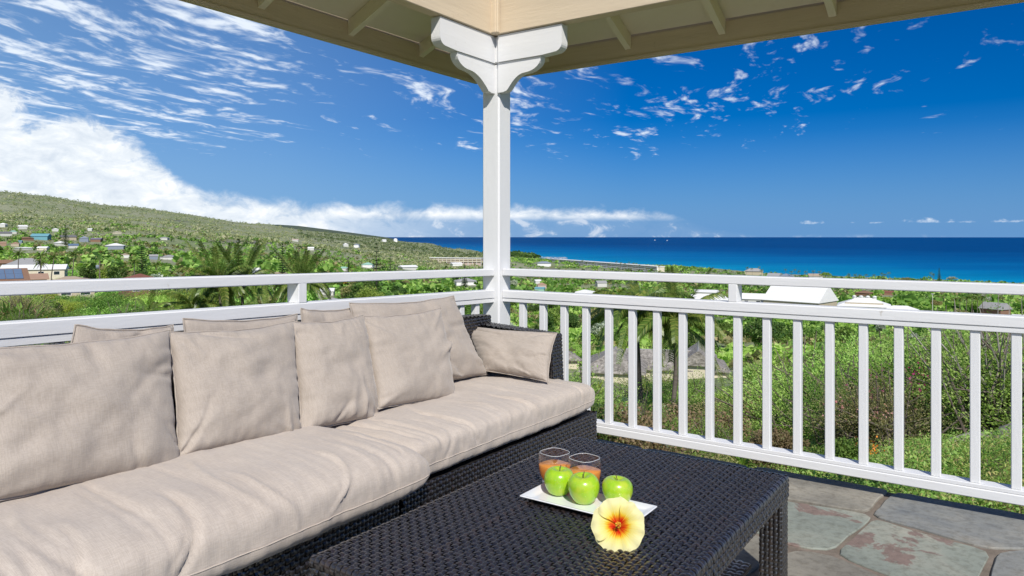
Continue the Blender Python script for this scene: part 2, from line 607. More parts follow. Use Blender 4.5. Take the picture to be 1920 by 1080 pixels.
for i, poly in enumerate(voronoi(seeds, (-3.12, 3.2, -2.6, EDGE_Y))):
    if len(poly) < 3:
        continue
    pts = []
    n = len(poly)
    cx = sum(p[0] for p in poly) / n
    cy = sum(p[1] for p in poly) / n
    for k in range(n):
        a, b2 = poly[k], poly[(k + 1) % n]
        L = math.hypot(b2[0] - a[0], b2[1] - a[1])
        m_ = max(1, int(L / 0.055))
        for q in range(m_):
            u = q / m_
            pts.append((a[0] + (b2[0] - a[0]) * u, a[1] + (b2[1] - a[1]) * u))
    shp = []
    for (x, y) in pts:
        edge = y > EDGE_Y - 0.001
        dx, dy = cx - x, cy - y
        L = math.hypot(dx, dy) or 1
        s_ = 0.014 + 0.024 * mnoise.noise(Vector((x * 3.1, y * 3.1, i * 1.7))) + 0.014 * mnoise.noise(Vector((x * 17, y * 17, i)))
        s_ = max(0.005, s_)
        nx, ny = x + dx / L * s_, y + dy / L * s_
        if edge:
            ny = y - 0.012 + 0.012 * mnoise.noise(Vector((x * 6, 1.3, 2)))
        shp.append((nx, ny))
    # round the corners a little
    for _ in range(1):
        shp = [((a[0] + 2 * b2[0] + c[0]) / 4, (a[1] + 2 * b2[1] + c[1]) / 4) for a, b2, c in zip(shp[-1:] + shp[:-1], shp, shp[1:] + shp[:1])]
    mb = MB()
    zt = rng.uniform(-0.004, 0.004)
    rings = [[(x, y, -0.030) for x, y in shp], [(x, y, zt - 0.004) for x, y in shp],
             [(x + (cx - x) * 0.014, y + (cy - y) * 0.014, zt) for x, y in shp]]
    k = len(shp)
    vs = [v for r in rings for v in r]
    fs = [(r * k + j, r * k + (j + 1) % k, (r + 1) * k + (j + 1) % k, (r + 1) * k + j) for r in range(2) for j in range(k)]
    fs.append(tuple(2 * k + j for j in range(k)))
    mb.add(vs, fs)
    st = mb.build('flagstone', M[stone_pick.get(i, rng.choice(['stone_a', 'stone_a', 'stone_b', 'stone_c']))], terrace)

# ------------------------------------------------------------------ corner post, railings
PX0, PX1, PY0, PY1 = -2.97, -2.83, 3.95, 4.09
post = empty('corner_post', (-2.9, 4.02, 0), 'white square corner post with scrolled brackets under the eaves', 'post')
po = (-2.9, 4.02, 0)
MB().box(PX0, PX1, PY0, PY1, -0.01, 2.44, 0.010).build('shaft', M['white_z'], post, po)
MB().box(PX0 - .012, PX1 + .008, PY0 - .008, PY1 + .012, 2.443, 2.622, 0.008).build('capital', M['white_z'], post, po)


def bracket_poly(L1, L2):
    """outline in (s, z): s runs away from the post"""
    up = [(0, 2.618), (L1, 2.618), (L1, 2.500)]
    for k in range(1, 7):
        a = k / 6 * math.pi / 2
        up.append((L1 - 0.055 * (1 - math.cos(a)), 2.500 - 0.050 * math.sin(a)))
    up += [(L2 + 0.01, 2.443), (0, 2.443)]
    z0 = 2.4415
    lo = [(0, z0), (L2, z0)]
    for k in range(1, 8):                                   # quarter round, then an ogee down to the post
        a = k / 7 * math.pi / 2
        lo.append((L2 - 0.125 * (1 - math.cos(a)), z0 - 0.01 - 0.080 * math.sin(a)))
    x1 = L2 - 0.125
    zz = z0 - 0.09
    for k in range(1, 8):
        u = k / 7
        lo.append((x1 - (x1 - 0.085) * u, zz - 0.085 * u * u))
    lo += [(0.07, zz - 0.100), (0.04, zz - 0.108), (0.0, zz - 0.108)]
    return up, lo


upl, lol = bracket_poly(0.565, 0.40)
upr, lor = bracket_poly(0.49, 0.335)
bl = MB()
bl.prism([(-2.925, PY0 - .010 - s, z) for s, z in upl], (1, 0, 0), 0.072)
br_ = MB()
br_.prism([(PX1 + .010 + s, 3.922, z) for s, z in upr], (0, 1, 0), 0.072)
b1 = bl.build('bracket', M['white_y'], post, po)
b2 = br_.build('bracket', M['white_x'], post, po)
MB().prism([(-2.918, PY0 - .002 - s, z) for s, z in lol], (1, 0, 0), 0.055).build('bracket_scroll', M['white_y'], b1, (0, 0, 0)).location = (2.9, -4.02, 0)
MB().prism([(PX1 + .002 + s, 3.935, z) for s, z in lor], (0, 1, 0), 0.055).build('bracket_scroll', M['white_x'], b2, (0, 0, 0)).location = (2.9, -4.02, 0)
for o in (b1, b2):
    for ch in o.children:
        ch.location = (2.9, -4.02, 0)

BAL = 0.158
# right railing, along X
rr = empty('balcony_railing', (0.2, 4.02, 0.085), 'white wooden railing to the right of the corner post, above the bushes', 'railing')
ro = (0.2, 4.02, 0.085)
x0, x1 = PX1 + .001, 3.4
MB().box(x0, x1, 3.985, 4.075, 1.028, 1.0745, .004).build('top_rail', M['white_x'], rr, ro)
MB().box(x0, x1, 3.985, 4.075, 0.879, 0.930, .004).build('middle_rail', M['white_x'], rr, ro)
MB().box(x0, x1, 3.990, 4.070, 0.855, 0.878, .002).build('rail_batten', M['white_x'], rr, ro)
MB().box(x0, x1, 3.990, 4.070, 0.1305, 0.149, .002).build('rail_batten', M['white_x'], rr, ro)
MB().box(x0, x1, 3.985, 4.075, 0.085, 0.1295, .004).build('bottom_rail', M['white_x'], rr, ro)
bal_x = MB().box(-.0205, .0205, -.0205, .0205, 0, 0.7055, .003).mesh('baluster', M['white_z'])
xs = [-2.705 + BAL * k for k in range(39)]
for x in xs:
    add('baluster', bal_x, rr, (x + .0205 - ro[0], 4.022 - ro[1], .1493 - ro[2]))
blk = MB().box(-.025, .025, -.044, .044, 0, 0.0975, .003).mesh('spacer_block', M['white_z'])
for x in (-1.280, 0.62, 2.52):
    add('spacer_block', blk, rr, (x - ro[0], 4.030 - ro[1], .9302 - ro[2]))

# left railing, along Y (it climbs very slightly towards the viewer)
lr = empty('balcony_railing', (-2.9, 1.0, 0.085), 'white wooden railing running behind the sofa, left of the corner post', 'railing')
lo_ = (-2.9, 1.0, 0.085)
TL = 0.0204


def ybar(xa, xb, za, zb, c, ya=-2.2, yb=PY0 - .001):
    mb = MB().box(xa, xb, ya, yb, za, zb, c)
    mb.v = [(x, y, z + TL * (3.9 - y)) for x, y, z in mb.v]
    return mb


ybar(-2.955, -2.865, 1.028, 1.0745, .004).build('top_rail', M['white_y'], lr, lo_)
ybar(-2.955, -2.865, 0.879, 0.934, .004).build('middle_rail', M['white_y'], lr, lo_)
ybar(-2.950, -2.870, 0.851, 0.878, .002).build('rail_batten', M['white_y'], lr, lo_)
ybar(-2.950, -2.870, 0.1305, 0.149, .002).build('rail_batten', M['white_y'], lr, lo_)
ybar(-2.955, -2.865, 0.085, 0.1295, .004).build('bottom_rail', M['white_y'], lr, lo_)
for k in range(38):
    y = 3.79 - BAL * k
    add('baluster', bal_x, lr, (-2.905 - lo_[0], y - lo_[1], .1493 + TL * (3.9 - y) - lo_[2]))
for y in (2.357, 0.48, -1.4):
    add('spacer_block', blk, lr, (-2.910 - lo_[0], y - lo_[1], .9342 + TL * (3.9 - y) - lo_[2]), (0, 0, rad(90)))

# ------------------------------------------------------------------ eaves
roof = empty('porch_roof', (-2.9, 4.02, 2.62), 'cream and tan hipped porch roof corner with open rafters', 'roof')
rf = (-2.9, 4.02, 2.62)
XO, YO = -3.64, 4.76
SL = 0.45
YE, XE = 0.3, 1.9                # how far the two eaves run


def roofz(t):
    return 2.725 + SL * t


T2 = .86
mb = MB()                        # soffit boarding, two slopes meeting at the hip
A = [(XO, YO, roofz(0)), (XO + T2, YO - T2, roofz(T2)), (XO + T2, YE, roofz(T2)), (XO, YE, roofz(0))]
B = [(XO, YO, roofz(0)), (XE, YO, roofz(0)), (XE, YO - T2, roofz(T2)), (XO + T2, YO - T2, roofz(T2))]
MB().prism(A, (0, 0, 1), .02).build('soffit_board', M['cream'], roof, rf)
MB().prism(B, (0, 0, 1), .02).build('soffit_board', M['cream'], roof, rf)
up_ = lambda P, h: [(x, y, z + h) for x, y, z in P]
MB().prism(up_(A, .024), (0, 0, 1), .025).add([], []).prism(up_(B, .024), (0, 0, 1), .025).build('shingle_cover', M['shingle'], roof, rf)
# fascia boards with a narrow drip trim below and a dark gap above
MB().box(XO - .03, XO, YE, YO + .03, 2.572, 2.712, .002).build('fascia', M['tan_y'], roof, rf)
MB().box(XO + .0006, XE, YO, YO + .03, 2.572, 2.712, .002).build('fascia', M['tan_x'], roof, rf)
MB().box(XO - .034, XO + .010, YE, YO + .034, 2.548, 2.5715, .002).build('drip_trim', M['tan_y'], roof, rf)
MB().box(XO + .0108, XE, YO - .010, YO + .034, 2.548, 2.5715, .002).build('drip_trim', M['tan_x'], roof, rf)


MB().box(XO - .05, XO - .0305, YE, YO + .05, 2.60, 2.752).build('gutter_board', M['tan_y'], roof, rf)
MB().box(XO - .030, XE, YO + .0305, YO + .05, 2.60, 2.752).build('gutter_board', M['tan_x'], roof, rf)


def rafter_mb(p0, p1, w, h):
    """rafter whose top edge runs p0 -> p1"""
    p0, p1 = Vector(p0), Vector(p1)
    d = p1 - p0
    side = Vector((-d.y, d.x, 0)).normalized() * w / 2
    dn = Vector((0, 0, -h))
    return MB().add([p0 - side, p0 + side, p0 + side + dn, p0 - side + dn, p1 - side, p1 + side, p1 + side + dn, p1 - side + dn],
                    [(0, 1, 2, 3), (7, 6, 5, 4), (0, 4, 5, 1), (1, 5, 6, 2), (2, 6, 7, 3), (3, 7, 4, 0)])


for k in range(6):
    y = 4.088 - .70 * k
    te = min(T2, YO - y) if YO - y < T2 else T2
    te = max(te, .1)
    if y - .03 < YE:
        break
    rafter_mb((XO + .001, y, roofz(0) - .002), (XO + te - .03, y, roofz(te - .03) - .002), .045, .098).build('rafter', M['cream'], roof, rf)
for k in range(7):
    x = -2.957 + .68 * k
    te = min(T2, x - XO) if x - XO < T2 else T2
    rafter_mb((x, YO - .001, roofz(0) - .002), (x, YO - te + .03, roofz(te - .03) - .002), .045, .098).build('rafter', M['cream'], roof, rf)
rafter_mb((XO + .03, YO - .03, roofz(.03) - .004), (XO + T2, YO - T2, roofz(T2) - .004), .05, .12).build('hip_rafter', M['cream'], roof, rf)
# the two beams on the brackets, boxed corner strip between them
MB().box(-2.92, -2.838, YE, 3.925, 2.6225, 3.062, .004).build('beam', M['tan_y'], roof, rf)
MB().box(-2.835, XE, 3.905, 3.987, 2.6225, 3.062, .004).build('beam', M['tan_x'], roof, rf)
MB().box(-2.92, -2.800, 3.870, 3.99, 2.6245, 3.06, .006).build('corner_strip', M['tan_x'], roof, rf)
MB().box(-2.800, -2.786, 3.870, 3.899, 2.6245, 3.06, .004).build('corner_strip', M['tan_x'], roof, rf)


# ------------------------------------------------------------------ woven wicker
def weave(mb, o, U, V, lu, lv, pitch=.020, w=.0150, amp=.0042, seg=4):
    """plain weave on the panel o + [0,lu]U + [0,lv]V, bulging along U x V"""
    o, U, V = Vector(o), Vector(U), Vector(V)
    N = U.cross(V)
    nu, nv = max(1, round(lu / pitch)), max(1, round(lv / pitch))
    pu, pv = lu / nu, lv / nv
    prof = ((-.5, -.0012), (-.2, .0008), (.2, .0008), (.5, -.0012))
    for fam in (0, 1):
        A, B, na, nb, pa, pb = (U, V, nu, nv, pu, pv) if fam == 0 else (V, U, nv, nu, pv, pu)
        for j in range(nb):
            vs, fs = [], []
            m = na * seg
            jw = w * (1 + random.uniform(-.13, .10))
            jo, ja, jq = random.uniform(-.0012, .0012), random.uniform(.78, 1.18), random.uniform(-.06, .06)
            for i in range(m + 1):
                s = i / seg * pa
                ph = (i / seg - .5 + j + fam)
                h = amp * ja * math.cos(math.pi * (ph + jq)) + .0005 * math.sin(i * 1.7 + j * 2.9)
                for (q, hz) in prof:
                    vs.append(o + A * s + B * ((j + .5) * pb + jo + q * jw) + N * (h + hz))
            for i in range(m):
                for q in range(3):
                    a = i * 4 + q
                    f = (a, a + 4, a + 5, a + 1)
                    fs.append(f[::-1] if fam == 0 else f)
            mb.add(vs, fs)


def weave_build(panels, parent, org, name='wicker_weave'):
    mb = MB()
    for p in panels:
        weave(mb, *p)
    o = mb.build(name, M['wicker'], parent, org, True)
    o['kind'] = 'stuff'
    return o


random.seed(3)
# ------------------------------------------------------------------ sofa: two units
SFX, SBX = -1.985, -2.735         # front and back of the seat boxes
Z0, Z1 = .04, .285


def sofa_unit(y0, y1, label, arm):
    cy = (y0 + y1) / 2
    org = (-2.36, cy, 0)
    s = empty('sofa_unit', org, label, 'sofa', 'wicker sofa units along the railing')
    MB().box(SBX, SFX - .006, y0 + .006, y1 - .006, Z0, Z1 - .006).build('base', M['dark'], s, org)
    weave_build([((SFX, y0, Z0), (0, 1, 0), (0, 0, 1), y1 - y0, Z1 - Z0),
                 ((SBX, y0, Z0), (1, 0, 0), (0, 0, 1), SFX - SBX, Z1 - Z0),
                 ((SFX, y1, Z0), (-1, 0, 0), (0, 0, 1), SFX - SBX, Z1 - Z0)], s, org)
    top = lambda y: .792 + .045 * (3.7 - y)
    bk = MB()
    bk.box(-2.835, -2.742, y0, y1 - (.0 if not arm else .0), Z0, .84)
    bk.v = [(x, y, z if z < .5 else top(y) - .004) for x, y, z in bk.v]
    bk.build('backrest', M['dark'], s, org)
    L = math.hypot(y1 - y0, top(y1) - top(y0))
    d = Vector((0, y1 - y0, top(y1) - top(y0))) / L
    weave_build([((-2.737, y0, .30), (0, 1, 0), (0, 0, 1), y1 - y0, top(y1) - .30 - .001),
                 ((-2.737, y0, top(y0)), tuple(d), (-1, 0, 0), L, .10),
                 ((-2.742, y1 + .003, .3), (-1, 0, 0), (0, 0, 1), .093, top(y1) - .30)], s, org, 'back_weave')
    for yy in (y0 + .03, y1 - .03):
        for xx in (SBX + .05, SFX - .05):
            MB().box(xx - .025, xx + .025, yy - .025, yy + .025, 0, Z0).build('foot', M['dark'], s, org)
    if arm:
        ya, yb, xf, xb = 3.615, 3.735, -2.19, -2.738
        za, zb = .715, .745
        a = MB()
        a.add([(xf, ya + .005, Z0), (xb, ya + .005, Z0), (xb, yb - .005, Z0), (xf, yb - .005, Z0), (xf - .03, ya + .01, za - .005), (xb, ya + .01, zb - .005), (xb, yb - .005, zb - .005), (xf - .03, yb - .005, za - .005)],
              [(0, 3, 2, 1), (4, 5, 6, 7), (0, 1, 5, 4), (1, 2, 6, 5), (2, 3, 7, 6), (3, 0, 4, 7)])
        ao = a.build('armrest', M['dark'], s, org)
        fd = Vector((-.03, 0, za - Z0))
        td = Vector((xf - .03 - xb, 0, za - zb))
        w_ = MB()
        weave(w_, (xf + .003, ya, Z0), (0, 1, 0), tuple(fd.normalized()), yb - ya, fd.length)
        weave(w_, (xb, ya, zb), tuple(td.normalized()), (0, 1, 0), td.length, yb - ya)
        weave(w_, (xb, ya, .30), (1, 0, 0), (0, 0, 1), xf - .02 - xb, za - .30)
        o = w_.build('arm_weave', M['wicker'], s, org, True)
        o['kind'] = 'stuff'
    return s


sofa_unit(.22, 2.100, 'dark wicker sofa section nearer the camera, its seat cushion hanging over the front', False)
sofa_unit(2.122, 3.735, 'dark wicker sofa section with a low armrest, ending at the corner of the railing', True)


# ------------------------------------------------------------------ cushions
def fbm(v, seed, o=3):
    s, a, f = 0.0, 1.0, 1.0
    for k in range(o):
        s += a * mnoise.noise(Vector((v[0] * f + seed * 7.3, v[1] * f + seed * 3.1, v[2] * f - seed)))
        a *= .5
        f *= 2.1
    return s


def pillow(label, bl, br, tr, tl, T=.085, seed=1, N=60, folds=6, group='loose sofa cushions', sag=.12, name='cushion'):
    """bl.. corners as seen from the front"""
    r = random.Random(seed)
    bl, br, tr, tl = map(Vector, (bl, br, tr, tl))
    nrm = (br - bl).cross(tl - bl).normalized()
    W, H = (br - bl).length, (tl - bl).length
    fl = []
    for k in range(folds):
        side = r.choice(((-1, None), (1, None), (None, -1), (None, 1), (1, -1), (-1, -1), (1, 1), (-1, 1)))
        u0 = side[0] if side[0] is not None else r.uniform(-.8, .8)
        v0 = side[1] if side[1] is not None else r.uniform(-.8, .8)
        ang = math.atan2(-v0, -u0) + r.uniform(-.7, .7)
        fl.append((u0 * .97, v0 * .97, math.cos(ang), math.sin(ang), r.uniform(.4, 1.0), r.uniform(.03, .09), r.choice((-1, -1, 1)) * r.uniform(.010, .022), r.uniform(-.6, .6)))
    slx, sly = r.uniform(-.04, .04), r.uniform(-.03, .03)
    verts = []

    def base(u, v):
        pu = 1 - .055 * (1 - abs(v) ** 2.2)
        pv = 1 - .050 * (1 - abs(u) ** 2.2)
        wob = .020 * mnoise.noise(Vector((u * 3 + seed, v * 3, seed * 2.2)))
        uu, vv = u * (pu + wob) + slx * (v + 1) * .5, v * (pv + wob) - (.035 * (1 - u * u) * (v > 0) * v + sly * u * (v + 1) * .5)
        return (bl * (1 - uu) * (1 - vv) + br * (1 + uu) * (1 - vv) + tr * (1 + uu) * (1 + vv) + tl * (1 - uu) * (1 + vv)) / 4

    for sidek in (1, -1):
        for j in range(N + 1):
            v = -math.cos(math.pi * j / N) * .35 + (2 * j / N - 1) * .65
            for i in range(N + 1):
                u = -math.cos(math.pi * i / N) * .35 + (2 * i / N - 1) * .65
                e = max(0.0, (1 - abs(u) ** 3.2) * (1 - abs(v) ** 3.2))
                h = T * e ** .5 * (1 - sag * v)
                if sidek > 0:
                    q = Vector((u * W, v * H, seed))
                    h += e ** .35 * (.019 * fbm((u * W * 2.6, v * H * 4.2, 0), seed, 2) + .0030 * fbm((u * W * 9, v * H * 9, 4), seed, 2))
                    for (u0, v0, du, dv, L, w, A, cv) in fl:
                        s_ = (u - u0) * du + (v - v0) * dv
                        if 0 <= s_ <= L:
                            t_ = -(u - u0) * dv + (v - v0) * du - cv * s_ * s_
                            h += A * math.exp(-(t_ / w) ** 2) * (1 - s_ / L) * min(1, s_ / .08 + .2)
                    # puckers along the seams
                    ed = min(1 - abs(u), 1 - abs(v))
                    t_ = (v if abs(u) > abs(v) else u)
                    h += .012 * math.exp(-(ed / .16)) * mnoise.noise(Vector((t_ * 9, seed, 0))) * e ** .2
                    h = max(h, 0.0005)
                else:
                    h = -.75 * h
                verts.append(base(u, v) + nrm * h)
    n1 = N + 1
    faces = []
    for k in (0, 1):
        o = k * n1 * n1
        for j in range(N):
            for i in range(N):
                f = (o + j * n1 + i, o + j * n1 + i + 1, o + (j + 1) * n1 + i + 1, o + (j + 1) * n1 + i)
                faces.append(f if k == 0 else f[::-1])
    ctr = (bl + br) / 2
    V = np.array([tuple(p - ctr) for p in verts])
    # weld the two skins along the rim
    idx = np.arange(2 * n1 * n1)
    for j in range(n1):
        for i in range(n1):
            if i in (0, N) or j in (0, N):
                idx[n1 * n1 + j * n1 + i] = j * n1 + i
    F = idx[np.array(faces)]
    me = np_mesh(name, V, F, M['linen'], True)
    o = add(name, me, None, ctr)
    tag(o, label, 'cushion', group)
    # flat overlocked seam standing out round the rim
    rim = [base(-1 + 2 * k / 40, -1) for k in range(40)] + [base(1, -1 + 2 * k / 40) for k in range(40)] + [base(1 - 2 * k / 40, 1) for k in range(40)] + [base(-1, 1 - 2 * k / 40) for k in range(40)]
    mb = MB()
    pts = [p - ctr for p in rim]
    pts = [p + p.normalized() * 0 + (p - (tr + bl) / 2 + ctr).normalized() * .003 + nrm * .0015 * mnoise.noise(p * 40) for p in pts]
    mb.tube(pts + [pts[0]], .0032, 6, False)
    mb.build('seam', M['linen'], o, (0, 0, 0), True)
    return o


def seat_cushion(label, y0, y1, xb, xf, z0, z1, seed, folds, puff=.1, n_=4.6):
    r = random.Random(seed)
    NY, NS = 190, 96
    xc, a = (xb + xf) / 2, (xf - xb) / 2
    zc, b = (z0 + z1) / 2, (z1 - z0) / 2
    org = Vector((xc, (y0 + y1) / 2, z0))
    fl = [(r.uniform(y0 + .1, y1 - .1), r.uniform(-.9, .9), r.uniform(.006, .015), r.choice((-1, -1, 1)) * r.uniform(.005, .014), r.uniform(-.4, .5), r.uniform(.35, .9)) for _ in range(folds)]
    V = []
    for i in range(NY + 1):
        u = -math.cos(math.pi * i / NY)
        t = u * .45 + (2 * i / NY - 1) * .55
        y = (y0 + y1) / 2 + t * (y1 - y0) / 2
        cap = max(0.0, 1 - abs(t) ** 16) ** .45
        capx = .94 + .06 * max(0.0, 1 - abs(t) ** 14) ** .5
        for j in range(NS):
            th = 2 * math.pi * j / NS + .01
            c, s_ = math.cos(th), math.sin(th)
            q = (abs(c) ** n_ + abs(s_) ** n_) ** (-1 / n_)
            cx, cz = q * c, q * s_
            bb = b * (1 + (puff * (1 - t * t) * (1 - .4 * cx * cx) if cz > 0 else 0))
            x = xc + a * cx * capx
            z = zc + bb * cz * (.35 + .65 * cap)
            nx, nz = (abs(c) ** 3) * (1 if c > 0 else -1), (abs(s_) ** 3) * (1 if s_ > 0 else -1)
            nl = math.hypot(nx, nz) or 1
            nx, nz = nx / nl, nz / nl
            d = 0.0
            if cz > -.75:
                d += .010 * fbm((x * 3.2, y * 3.2, z * 3), seed, 3) + .004 * fbm((x * 11, y * 11, z * 9), seed + 3, 2)
                front = max(0.0, min(1.0, (cx + .35) / .9))
                sl = (x - xf) / .25 - (z - z1) / .3        # runs 0 at the front lip
                for (yk, bend, w, A, s0, s1) in fl:
                    run = cx + (1 - max(cz, -1)) * .55     # along top, then down the front
                    if run > s0:
                        g = min(1, (run - s0) / .25) * max(0.0, min(1, (s0 + s1 + .7 - run) / .35))
                        yy = yk + bend * .16 * (run - .6) ** 2
                        d += A * g * math.exp(-((y - yy) / w) ** 2)
                # gathers along the front seam
                d += front * .003 * mnoise.noise(Vector((y * 42, cz * 2, seed)))
            V.append((x + nx * d - org.x, y - org.y, z + nz * d - org.z))
    F = []
    for i in range(NY):
        for j in range(NS):
            j2 = (j + 1) % NS
            F.append((i * NS + j, (i + 1) * NS + j, (i + 1) * NS + j2, i * NS + j2))
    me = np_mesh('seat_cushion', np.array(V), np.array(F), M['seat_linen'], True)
    # close the two ends
    o = add('seat_cushion', me, None, org)
    tag(o, label, 'seat cushion')
    for i in (0, NY):
        ends = MB()
        ring = [Vector(V[i * NS + j]) for j in range(NS)]
        c = sum(ring, Vector()) / NS
        ends.add([c] + ring, [(0, 1 + j, 1 + (j + 1) % NS) if i == NY else (0, 1 + (j + 1) % NS, 1 + j) for j in range(NS)])
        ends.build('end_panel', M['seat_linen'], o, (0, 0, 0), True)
    # the seam along the front
    js = min(range(NS // 4 * 3, NS), key=lambda j: abs(V[(NY // 2) * NS + j][2] - (z1 - z0) * .42)) if True else 0
    js = min(range(NS), key=lambda j: abs(V[(NY // 2) * NS + j][2] - (z1 - z0) * .42) + (5 if V[(NY // 2) * NS + j][0] < 0 else 0))
    mb = MB()
    mb.tube([Vector(V[i * NS + js]) + Vector((.0005, 0, 0)) for i in range(4, NY - 3, 2)], .0022, 5, False)
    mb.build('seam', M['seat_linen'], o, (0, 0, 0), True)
    return o


seat_cushion('deeply creased beige seat cushion at the near end of the sofa', .24, 2.175, -2.73, -1.868, .262, .497, 4, 24, .22, 3.4)
seat_cushion('smoother beige seat cushion on the sofa section with the armrest', 2.128, 3.72, -2.73, -1.972, .283, .468, 9, 15, .08, 5.0)

XB, XT = -2.44, -2.60
XB2, XT2 = -2.62, -2.69


def cus(label, pbl, pbr, ptr, ptl, seed, T=.085, xb=XB, xt=XT, **k):
    sink = Vector((.012, 0, -.030))
    return pillow(label, onx(*pbl, xb) + sink, onx(*pbr, xb) + sink, onx(*ptr, xt), onx(*ptl, xt), T, seed, **k)


# rear row, peeping over the front one
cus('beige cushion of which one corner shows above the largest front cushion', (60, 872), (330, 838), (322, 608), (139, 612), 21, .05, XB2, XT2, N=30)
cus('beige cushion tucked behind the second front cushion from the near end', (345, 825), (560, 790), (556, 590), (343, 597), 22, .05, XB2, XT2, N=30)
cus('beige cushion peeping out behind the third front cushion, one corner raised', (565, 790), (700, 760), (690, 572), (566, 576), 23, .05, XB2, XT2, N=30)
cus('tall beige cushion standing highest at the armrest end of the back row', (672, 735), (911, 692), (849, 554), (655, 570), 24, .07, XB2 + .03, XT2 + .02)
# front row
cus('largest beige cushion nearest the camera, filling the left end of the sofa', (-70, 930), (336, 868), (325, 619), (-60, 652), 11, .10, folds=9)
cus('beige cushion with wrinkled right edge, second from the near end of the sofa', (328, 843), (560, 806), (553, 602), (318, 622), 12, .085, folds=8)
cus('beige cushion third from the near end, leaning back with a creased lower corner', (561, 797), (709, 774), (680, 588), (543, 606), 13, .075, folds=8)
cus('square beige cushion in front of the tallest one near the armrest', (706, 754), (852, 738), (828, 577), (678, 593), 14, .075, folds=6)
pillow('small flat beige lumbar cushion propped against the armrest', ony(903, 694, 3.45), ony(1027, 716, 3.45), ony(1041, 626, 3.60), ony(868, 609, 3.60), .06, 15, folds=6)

# ------------------------------------------------------------------ coffee table
TX0, TX1, TY0, TY1, TZ = -1.597, -.690, 1.335, 2.795, .41
to = ((TX0 + TX1) / 2, (TY0 + TY1) / 2, 0)
table = empty('coffee_table', to, 'long dark woven wicker coffee table in front of the sofa', 'coffee table')
AP = .078
MB().box(TX0 + .004, TX1 - .004, TY0 + .004, TY1 - .004, TZ - AP, TZ - .004).build('tabletop', M['dark'], table, to)
weave_build([((TX0 + .012, TY0 + .012, TZ), (1, 0, 0), (0, 1, 0), TX1 - TX0 - .024, TY1 - TY0 - .024)], table, to, 'top_weave')
weave_build([((TX1, TY0, TZ - AP), (0, 1, 0), (0, 0, 1), TY1 - TY0, AP - .008),
             ((TX0, TY0, TZ - AP), (1, 0, 0), (0, 0, 1), TX1 - TX0, AP - .008),
             ((TX0, TY1, TZ - AP), (0, -1, 0), (0, 0, 1), TY1 - TY0, AP - .008),
             ((TX1, TY1, TZ - AP), (-1, 0, 0), (0, 0, 1), TX1 - TX0, AP - .008)], table, to, 'apron_weave')
# strands wrapped over the rounded edges
ed = MB()


def wrap_edge(p0, p1, out):
    p0, p1, out = Vector(p0), Vector(p1), Vector(out)
    L = (p1 - p0).length
    n = round(L / .0205)
    d = (p1 - p0) / n
    for k in range(n):
        a, b_ = p0 + d * (k + .06), p0 + d * (k + .94)
        lift = .0012 if k % 2 else 0.0
        ring = []
        for q in range(7):
            th = (q / 6 * 1.25 - .1) * math.pi / 2
            off = out * (.013 + lift) * math.sin(th) + Vector((0, 0, (.013 + lift) * math.cos(th)))
            ring.append(off)
        c = -out * .012 - Vector((0, 0, .012))
        vs = []
        for off in ring:
            vs += [a + c + off, (a + b_) / 2 + c + off * 1.12, b_ + c + off]
        fs = []
        for q in range(6):
            for w in range(2):
                i = q * 3 + w
                fs.append((i, i + 1, i + 4, i + 3))
        ed.add(vs, fs)


zt = TZ + .0015
wrap_edge((TX1, TY0, zt), (TX1, TY1, zt), (1, 0, 0))
wrap_edge((TX0, TY0, zt), (TX0, TY1, zt), (-1, 0, 0))
wrap_edge((TX0, TY0, zt), (TX1, TY0, zt), (0, -1, 0))
wrap_edge((TX0, TY1, zt), (TX1, TY1, zt), (0, 1, 0))
eo = ed.build('edge_wrapping', M['wicker'], table, to, True)
eo['kind'] = 'stuff'
LG = .08
for (x, y) in ((TX0 + .003, TY0 + .003), (TX1 - .003 - LG, TY0 + .003), (TX0 + .003, TY1 - .003 - LG), (TX1 - .003 - LG, TY1 - .003 - LG)):
    lg = MB().box(x + .004, x + LG - .004, y + .004, y + LG - .004, 0, TZ - AP, .006).build('leg', M['dark'], table, to)
    w_ = MB()
    weave(w_, (x + LG, y, 0), (0, 1, 0), (0, 0, 1), LG, TZ - AP, .016, .014, .002)
    weave(w_, (x, y, 0), (1, 0, 0), (0, 0, 1), LG, TZ - AP, .016, .014, .002)
    weave(w_, (x, y + LG, 0), (0, -1, 0), (0, 0, 1), LG, TZ - AP, .016, .014, .002)
    weave(w_, (x + LG, y + LG, 0), (-1, 0, 0), (0, 0, 1), LG, TZ - AP, .016, .014, .002)
    o = w_.build('leg_weave', M['wicker'], lg, to, True)
    o['kind'] = 'stuff'
MB().box(TX0 + .1, TX1 - .1, TY0 + .1, TY1 - .12, .086, .098).build('lower_shelf', M['dark'], table, to)
weave_build([((TX0 + .1, TY0 + .1, .103), (1, 0, 0), (0, 1, 0), TX1 - TX0 - .2, TY1 - TY0 - .22, .026, .0225)], table, to, 'shelf_weave')

# ------------------------------------------------------------------ plate, apples, glasses, flower
mce, t_, b_, _o = base_mat('white_ceramic')
b_.inputs['Base Color'].default_value = (.80, .81, .82, 1)
b_.inputs['Roughness'].default_value = .12
b_.inputs['Coat Weight'].default_value = .5
M['ceramic'] = mce

PLX0, PLX1, PLY0, PLY1 = -1.357, -.940, 2.008, 2.182
PZ = TZ + .0045
pc = ((PLX0 + PLX1) / 2, (PLY0 + PLY1) / 2, PZ)


def rr_loop(x0, x1, y0, y1, r, z, n=5):
    pts = []
    for (cx, cy, a0) in ((x1 - r, y1 - r, 0), (x0 + r, y1 - r, 90), (x0 + r, y0 + r, 180), (x1 - r, y0 + r, 270)):
        for k in range(n):
            a = rad(a0 + 90 * k / (n - 1))
            pts.append((cx + r * math.cos(a), cy + r * math.sin(a), z))
    return pts


